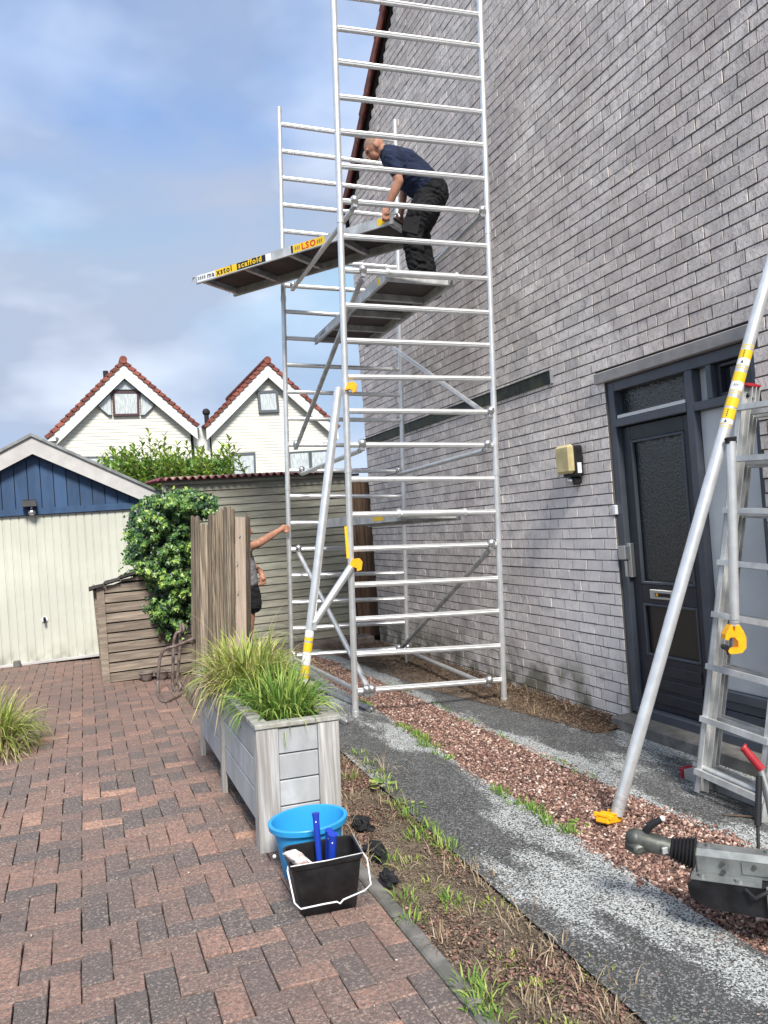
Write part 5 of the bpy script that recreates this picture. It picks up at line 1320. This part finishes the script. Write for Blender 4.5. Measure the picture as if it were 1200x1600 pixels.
# ------------------------------------------------------------------ leaves
def leafcloud(name, P, N, S, mt, tones, shape, parent):
    """P centres, N normals, S sizes; shape: 2D outline (list of (x, y)) fanned from the first point"""
    n = len(P); sh = np.array(shape); k = len(sh)
    N = N/np.linalg.norm(N, axis=1)[:, None]
    r = rs.randn(n, 3)*.55+np.array([0, 0, -1.0]); X = r-N*(r*N).sum(1)[:, None]; X /= np.linalg.norm(X, axis=1)[:, None]; Y = np.cross(N, X)
    fold = rs.rand(n)*.35
    V = P[:, None]+S[:, None, None]*(X[:, None]*sh[None, :, 0, None]+Y[:, None]*sh[None, :, 1, None]+N[:, None]*(np.abs(sh[None, :, 1, None])*fold[:, None, None]-.25*sh[None, :, 0, None]**2))
    F = np.array([(0, i, i+1) for i in range(1, k-1)]); F = (F[None]+k*np.arange(n)[:, None, None]).reshape(-1, 3)
    return bulk(name, V.reshape(-1, 3), F, mt, np.repeat(tones, k-2), parent)
IVYS = [(0, 0), (.1, .42), (.42, .55), (.5, .24), (1.0, 0), (.5, -.24), (.42, -.55), (.1, -.42)]
LAUR = [(0, 0), (.3, .17), (.65, .19), (1.0, 0), (.65, -.19), (.3, -.17)]
ivy = thing('ivy', 'thick ivy bush spilling over the plank store behind the upright fence', 'climbing plant', (.8, 8.4, -1.2))
poly = [(205, 800), (222, 782), (258, 768), (300, 765), (335, 778), (343, 800), (300, 812), (299, 870), (299, 950), (284, 985), (262, 1000), (248, 985), (232, 975), (228, 945), (240, 925), (226, 905), (206, 900), (215, 880), (198, 878), (203, 850), (197, 830)]
def inpoly(x, y_):
    c = False; j = len(poly)-1
    for i in range(len(poly)):
        xi, yi = poly[i]; xj, yj = poly[j]
        if (yi > y_) != (yj > y_) and x < (xj-xi)*(y_-yi)/(yj-yi)+xi: c = not c
        j = i
    return c
def edged(x, y_):
    d = 1e9
    for i in range(len(poly)):
        a, b = np.array(poly[i-1], float), np.array(poly[i], float); t = np.clip(((np.array([x, y_])-a)@(b-a))/((b-a)@(b-a)), 0, 1); d = min(d, np.linalg.norm(a+(b-a)*t-np.array([x, y_])))
    return d
P = []; Nn = []; Sz = []; Tn = []
while len(P) < 8500:
    u, v = rnd.uniform(190, 348), rnd.uniform(760, 1005)
    if not inpoly(u+rnd.gauss(0, 3), v+rnd.gauss(0, 3)): continue
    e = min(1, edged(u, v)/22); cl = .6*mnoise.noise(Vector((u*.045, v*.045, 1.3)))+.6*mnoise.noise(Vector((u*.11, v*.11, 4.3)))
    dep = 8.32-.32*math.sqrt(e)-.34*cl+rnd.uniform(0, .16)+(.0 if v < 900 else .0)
    p = at(u, v, dep); P.append(tuple(p)); nn = Vector((-.25+rnd.gauss(0, .5), -.8+rnd.gauss(0, .35), .55+rnd.gauss(0, .45))); Nn.append(tuple(nn)); Sz.append(rnd.uniform(.024, .050)); Tn.append(min(1, max(0, .40+.75*cl+rnd.gauss(0, .28))))  # clump relief sets leaf tone: highlights outside, shade inside put into the colour
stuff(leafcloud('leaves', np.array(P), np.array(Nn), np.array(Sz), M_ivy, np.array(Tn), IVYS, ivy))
P = []; Nn = []; Sz = []; Tn = []
for _ in range(11):
    u, v = rnd.uniform(200, 215), rnd.uniform(830, 900); du, dv = rnd.uniform(-4.5, -1.5), rnd.uniform(-1, 2.5)
    for k in range(9): P.append(tuple(at(u+du*k*.6, v+dv*k, 7.95))); Nn.append((rnd.gauss(0, .5), -1, rnd.gauss(.3, .5))); Sz.append(rnd.uniform(.015, .03)); Tn.append(rnd.uniform(.2, .8))
stuff(leafcloud('straggling_shoots', np.array(P), np.array(Nn), np.array(Sz), M_ivy, np.array(Tn), IVYS, ivy))
m = MB()
for k in range(6): m.tube([at(250+6*k, 1000-3*k, 8.25), at(262+5*k, 900, 8.2), at(270+6*k, 800, 8.25)], [.02, .014, .006], 6)
m.build('stem', M_stem, ivy)
hed = thing('laurel_bush', 'bright green laurel bush with upright shoots behind the garage and the shed', 'bush', (1.4, 13, -1.45))
P = []; Nn = []; Sz = []; Tn = []; m = MB()
tp_ = [(160, 712), (175, 702), (205, 690), (220, 683), (232, 672), (246, 688), (258, 676), (276, 690), (290, 688), (308, 696), (318, 700), (330, 704), (345, 692), (357, 680), (364, 694)]
shoots = [(u, v) for u, v in tp_]+[(rnd.uniform(165, 362), rnd.uniform(695, 745)) for _ in range(120)]
for u, v in shoots:
    d = 13+rnd.uniform(-.6, .7); top = at(u, v, d); ln2 = rnd.uniform(.35, .8); lx, ly = rnd.gauss(0, .12), rnd.gauss(0, .12); base = top-Vector((lx, ly, ln2)); m.tube([base, top], [.008, .003], 4, cap=False)
    nl = int(ln2*30); th = rnd.uniform(0, 6.28); tb = rnd.gauss(.1, .15)
    for k in range(nl):
        f = k/nl; th += 2.4; p = base+(top-base)*f; h = Vector((math.cos(th), math.sin(th), 0)); up_ = .35+1.1*f
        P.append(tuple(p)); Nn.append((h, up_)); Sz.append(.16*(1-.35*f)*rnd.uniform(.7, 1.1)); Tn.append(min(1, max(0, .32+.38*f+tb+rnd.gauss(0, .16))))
V = []; F = []
for p, (h, up_), s_ in zip(P, Nn, Sz):
    X = (h+Vector((0, 0, up_*.9))).normalized(); Y = Vector((-h.y, h.x, 0)); Nv = X.cross(Y); b = len(V)
    for a_, c_ in LAUR: V.append(tuple(Vector(p)+X*a_*s_+Y*c_*s_*1.15+Nv*(-.12*a_*a_+abs(c_)*.3)*s_))
    F += [(b, b+i, b+i+1) for i in range(1, 5)]
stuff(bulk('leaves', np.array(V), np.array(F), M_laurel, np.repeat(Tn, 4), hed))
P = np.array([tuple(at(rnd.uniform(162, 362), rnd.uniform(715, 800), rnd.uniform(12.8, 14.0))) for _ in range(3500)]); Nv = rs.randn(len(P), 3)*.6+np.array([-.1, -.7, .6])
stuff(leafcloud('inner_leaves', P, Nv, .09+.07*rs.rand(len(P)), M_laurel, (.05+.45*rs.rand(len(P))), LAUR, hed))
m.build('stem', M_stem, hed)

# ------------------------------------------------------------------ people
def organic(name, mb, mt, parent, voxel=.009, it=4, fold=0):
    o = mb.build(name, mt, parent)
    r = o.modifiers.new('r', 'REMESH'); r.mode = 'VOXEL'; r.voxel_size = voxel; r.use_smooth_shade = True
    s = o.modifiers.new('s', 'SMOOTH'); s.iterations = it; s.factor = .5
    bpy.context.view_layer.update(); me = bpy.data.meshes.new_from_object(o.evaluated_get(bpy.context.evaluated_depsgraph_get()))
    o.modifiers.clear(); old = o.data; o.data = me; bpy.data.meshes.remove(old); me.name = name
    if not me.materials: me.materials.append(mt)
    if fold:
        nv = len(me.vertices); no = [v.normal.copy() for v in me.vertices]
        for v, nn in zip(me.vertices, no):
            q = v.co*1.0; a = mnoise.noise(Vector((q.x*9, q.y*9, q.z*26)) + Vector((mnoise.noise(q*7)*2, 0, mnoise.noise(q*5)*2)))
            b_ = mnoise.noise(q*34); v.co = v.co + nn*(fold*(1-2*abs(a))*.9 + fold*.35*b_ - fold*.4)
        me.update()
    me.polygons.foreach_set('use_smooth', [True]*len(me.polygons)); return o
def fingers(m, palm, dirf, across, curl, n=4, L0=.085, r=.0085, thumb=None):
    dirf = dirf.normalized(); across = across.normalized(); curl = curl.normalized()
    for k in range(n):
        b = palm+across*(.0195*(k-1.5)); ls = L0*(.88, 1.0, .95, .76)[k]
        p1 = b+dirf*ls*.5; p2 = p1+(dirf*.55+curl*.85).normalized()*ls*.32; p3 = p2+(curl+dirf*-.1).normalized()*ls*.26
        m.limb([b-dirf*.02, p1, p2, p3], [r*1.1, r, r*.9, r*.78], 8)
    if thumb is not None: m.limb([palm-dirf*.045-across*.025, palm-dirf*.01+thumb*.035, palm+dirf*.02+thumb*.04+curl*.02], [.014, .0115, .009], 8)
# --- worker on the tower
DN = 7.02
w = thing('person', 'man in navy T-shirt and black work trousers stooping on the tower to hold a deck', 'person', tuple(atz(655, DECKZ, DN)))
def q_(u, v, d): return at(u, v, DN+d)
sk = MB()
hc = q_(585, 231, 0)
fdir = (at(566, 247, DN)-at(585, 231, DN)).normalized()           # face direction: down-left
hup = (at(573, 217, DN)-at(585, 231, DN)).normalized()            # crown direction
zr = Matrix((RIGHT, UP, -FWD)).transposed()
rot = Matrix((tuple(fdir), tuple(-fdir.cross(hup)), tuple(hup))).transposed()
sk.ball(hc+hup*.012-fdir*.006, .094, 18, 12, (1.03, .80, .96), rot)                       # cranium
sk.ball(hc+fdir*.045-hup*.045, .056, 14, 10, (.80, .92, 1.05), rot)                # jaw and mouth
sk.ball(hc+fdir*.056-hup*.078, .026, 12, 8, (1, 1.2, .8), rot)                      # chin
sk.limb([hc+fdir*.088-hup*.002, hc+fdir*.108-hup*.030], [.010, .015], 10)          # nose
sk.ball(hc+fdir*.086-hup*.055, .016, 10, 6, (.7, 1.5, .6), rot)
sk.ball(hc+fdir*.075+hup*.012, .034, 10, 6, (.7, 1.7, .5), rot)                     # brow
for s_ in (1, -1):
    ac = rot @ Vector((0, 1, 0)); sk.ball(hc+ac*.074*s_-fdir*.006-hup*.012, .030, 12, 8, (.62, .32, 1.05), rot)
nb = q_(607, 241, 0)
sk.limb([hc-fdir*.035-hup*.05, nb], [.056, .064], 14)
sk.limb([nb, q_(617, 250, .0), q_(640, 268, 0), q_(664, 290, 0)], [.065, .10, .11, .11], 14)     # trunk under the shirt
# near arm
sh, el, wr = q_(613, 250, -.19), q_(623, 283, -.20), q_(606, 322, -.165)
sk.limb([sh, (sh+el)/2+Vector((0, 0, 0)), el, el*.55+wr*.45, wr], [.052, .050, .043, .043, .029], 14)
pc = q_(603, 333, -.165)
sk.limb([wr, pc-RIGHT*.004], [.028, .030], 12); sk.limb([pc+RIGHT*.018, pc-RIGHT*.018], [.019, .019], 10)
fingers(sk, pc-UP*.018, -UP, RIGHT+FWD*.4, FWD, L0=.070, r=.0100, thumb=(RIGHT*-.6-UP*.3))
# far arm
sh2, el2, wr2 = q_(610, 247, .19), q_(632, 290, .22), q_(628, 326, .20)
sk.limb([sh2, el2, wr2], [.052, .043, .029], 14); pc2 = q_(625, 340, .2); sk.limb([wr2, pc2], [.028, .028], 12); fingers(sk, pc2-UP*.016, -UP, RIGHT+FWD*.4, FWD, L0=.07, r=.0100, thumb=-RIGHT)
# legs inside the trousers and feet
ft1, ft2 = atz(655, DECKZ, DN-.09), atz(672, DECKZ, DN+.13)
sk.limb([q_(670, 300, -.08), q_(645, 360, -.11), ft1+Vector((0, 0, .09))], [.09, .055, .045]); sk.limb([q_(672, 300, .1), q_(655, 360, .13), ft2+Vector((0, 0, .09))], [.09, .055, .045])
organic('body', sk, M_skin, w, .0052, 3)
hb_ = MB(); hb_.ball(hc+hup*.016-fdir*.012, .0955, 18, 12, (1.02, .82, .97), rot)
vv = [Vector(v) for v in hb_.v]
keep = lambda f: all(((vv[i]-hc).dot(hup) > -.004 - .5*(vv[i]-hc).dot(fdir)*(1 if (vv[i]-hc).dot(fdir) < 0 else -.9)) for i in f)
hb2 = MB(); hb2.v = hb_.v; hb2.f = [f for f in hb_.f if keep(f)]; hb2.t = [.5]*len(hb2.f); hb2.m = [0]*len(hb2.f)
hb2.build('hair', M_stub, w, smooth=True)
ey = MB()
for s_ in (1, -1): ac = rot @ Vector((0, 1, 0)); ey.ball(hc+fdir*.084+ac*.030*s_-hup*.006, .0085, 8, 6)
build_split(ey, 'eye', M_dark, w)
s = MB()
for dd_ in (-.10, -.03, .03, .10):
    s.limb([q_(614, 247, dd_*1.25), q_(632, 257, dd_), q_(652, 274, dd_*.9), q_(669, 291, dd_*.85)], [.105, .135, .135, .128], 16)
s.limb([q_(605, 240, 0), q_(612, 246, 0)], [.077, .10], 14)
s.limb([q_(613, 246, -.15), q_(615, 251, -.20), q_(619, 265, -.205)], [.086, .075, .070], 14)
s.limb([q_(611, 245, .15), q_(613, 249, .20), q_(620, 266, .215)], [.086, .074, .070], 14)
s.limb([q_(626, 285, -.04), q_(648, 298, -.05)], [.05, .07], 12); s.limb([q_(626, 285, .06), q_(648, 298, .05)], [.05, .07], 12)
organic('t_shirt', s, M_navyshirt, w, .009, 4, .010)
tr = MB()
for dd_ in (-.07, 0, .07): tr.limb([q_(664, 289, dd_), q_(676, 300, dd_*1.2)], [.125, .140], 16)
tr.limb([q_(674, 303, -.085), q_(656, 335, -.105), q_(644, 360, -.12), q_(645, 382, -.115), q_(652, 415, -.10), ft1+Vector((0, 0, .16))], [.135, .112, .094, .086, .086, .080], 16)
tr.limb([q_(678, 303, .095), q_(666, 335, .12), q_(656, 360, .14), q_(658, 382, .14), q_(666, 415, .135), ft2+Vector((0, 0, .16))], [.135, .112, .094, .086, .084, .080], 16)
for k in range(5): c_ = q_(648+3*k, 372+12*k, -.16); tr.ball(c_, .04, 10, 6, (1.3, .8, .35))
organic('trousers', tr, M_trou, w, .009, 4, .018)
m = MB(); c_ = q_(641, 346, -.205); m.xf = Matrix.Translation(c_) @ rot.to_4x4() @ Matrix.Rotation(RAD(0), 4, 'Y'); m.cbox((-.07, -.018, -.085), (.06, .02, .085), .014); m.xf = None
m2 = MB(); c_ = q_(680, 290, -.19); m2.ball(c_, .062, 12, 8, (1, .5, .8)); m2.build('back_pocket', M_pocket, w, smooth='auto')
p_ = [q_(632, 338, -.218), q_(657, 341, -.222), q_(652, 366, -.218), q_(628, 360, -.214)]
m = MB(); m.hexa(p_, [p+FWD*.05 for p in p_]); m.build('thigh_pocket', M_pocket, w)
for f_, dd_ in ((ft1, 0), (ft2, 0)):
    m = MB(); m.limb([f_+Vector((.05, .01, .045)), f_+Vector((-.10, -.02, .040)), f_+Vector((-.16, -.03, .035))], [.045, .042, .036], 12); m.box(tuple(f_+Vector((-.19, -.075, .0))), tuple(f_+Vector((.09, .055, .018)))); organic('shoe', m, M_rub, w, .01, 3)

# --- helper behind the fence
D2 = 8.12
w2 = thing('person', 'person in grey T-shirt and black shorts behind the fence, gripping the far scaffold post', 'person', tuple(atz(380, G(1.4), D2)))
def r_(u, v, d=0): return at(u, v, D2+d)
sk = MB(); hc = r_(378, 827, .1); fd2 = (RIGHT*.93+FWD*.3+UP*.05).normalized(); hu2 = (UP-fd2*UP.dot(fd2)).normalized(); rot = Matrix((tuple(fd2), tuple(hu2.cross(fd2)), tuple(hu2))).transposed()
sk.ball(hc, .095, 18, 12, (1.0, .80, 1.12), rot); sk.ball(hc+fd2*.04-hu2*.06, .055, 12, 8); sk.limb([hc+fd2*.088-hu2*.005, hc+fd2*.105-hu2*.032], [.010, .014], 8)
for s_ in (1, -1): sk.ball(hc+(rot @ Vector((0, 1, 0)))*.078*s_-hu2*.01, .028, 10, 8, (.6, .3, 1.05), rot)
sk.limb([hc-hu2*.07, r_(377, 853, .1)], [.055, .062]); sk.limb([r_(378, 866, .1), r_(379, 890, .1), r_(380, 915, .1)], [.10, .11, .11])
sh, el, wr = r_(381, 858, -.08), r_(404, 849, -.12), r_(436, 829, .12); sk.limb([sh, el, el*.5+wr*.5, wr], [.050, .043, .041, .028], 14)
pc = r_(442, 825, .16); sk.limb([wr, pc], [.027, .030], 12); sk.limb([pc+UP*.02, pc-UP*.02], [.018, .018], 10); fingers(sk, pc+RIGHT*.02, RIGHT, UP, -FWD*.3+RIGHT*.2-UP*.2, L0=.07, r=.0095, thumb=-UP)
sh, el, wr = r_(381, 862, .28), r_(398, 888, .30), r_(407, 893, .12); sk.limb([sh, el, wr, r_(409, 897, .06)], [.050, .040, .030, .028], 14)
pc = r_(411, 904, .02); sk.limb([r_(409, 897, .06), pc], [.027, .028], 12); fingers(sk, pc-UP*.02, -UP, RIGHT+FWD*.5, -RIGHT, L0=.08, r=.009, thumb=-RIGHT)
f1, f2 = atz(384, G(1.4), D2+.0), atz(374, G(1.4), D2+.25)
sk.limb([r_(388, 925, 0), r_(390, 965, 0), f1+Vector((0, 0, .08))], [.085, .058, .042]); sk.limb([r_(376, 925, .2), r_(380, 965, .2), f2+Vector((0, 0, .08))], [.085, .058, .042])
organic('body', sk, M_skin2, w2, .0085, 3)
h = MB(); h.ball(hc+hu2*.022-fd2*.014, .104, 16, 10, (.98, .86, 1.0), rot); hv = [Vector(v) for v in h.v]
h2 = MB(); h2.v = h.v; h2.f = [f for f in h.f if all((hv[i]-hc).dot(hu2) > .02-(.9*max(0, -(hv[i]-hc).dot(fd2))) for i in f)]; h2.t = [.5]*len(h2.f); h2.m = [0]*len(h2.f); h2.build('hair', M_hair, w2, smooth=True)
s = MB()
for dd_ in (0, .1, .2): s.limb([r_(378, 864, dd_), r_(382, 885, dd_), r_(386, 910, dd_)], [.105, .115, .118], 16)
s.limb([r_(380, 860, -.02), r_(386, 857, -.10)], [.07, .062], 12); s.limb([r_(380, 862, .22), r_(388, 874, .30)], [.07, .058], 12)
organic('t_shirt', s, M_greysh, w2, .010, 4, .010)
m = MB()
for dd_ in (.0, .1, .2): m.limb([r_(386, 914.5, dd_), r_(386.3, 916.5, dd_)], [.122, .122], 16)
organic('shirt_hem', m, M_hem, w2, .011, 2) if False else None
s = MB()
for dd_ in (.0, .1, .2): s.limb([r_(387, 918, dd_), r_(388, 926, dd_)], [.116, .120], 16)
s.limb([r_(389, 925, 0), r_(394, 944, 0)], [.115, .105], 14); s.limb([r_(379, 925, .2), r_(383, 944, .2)], [.115, .105], 14)
organic('shorts', s, M_trou, w2, .010, 3, .010)
for f_ in (f1, f2):
    m = MB(); m.limb([f_+Vector((-.05, .0, .04)), f_+RIGHT*.14+Vector((0, 0, .035))], [.042, .036], 12); organic('shoe', m, M_rub, w2, .01, 2)
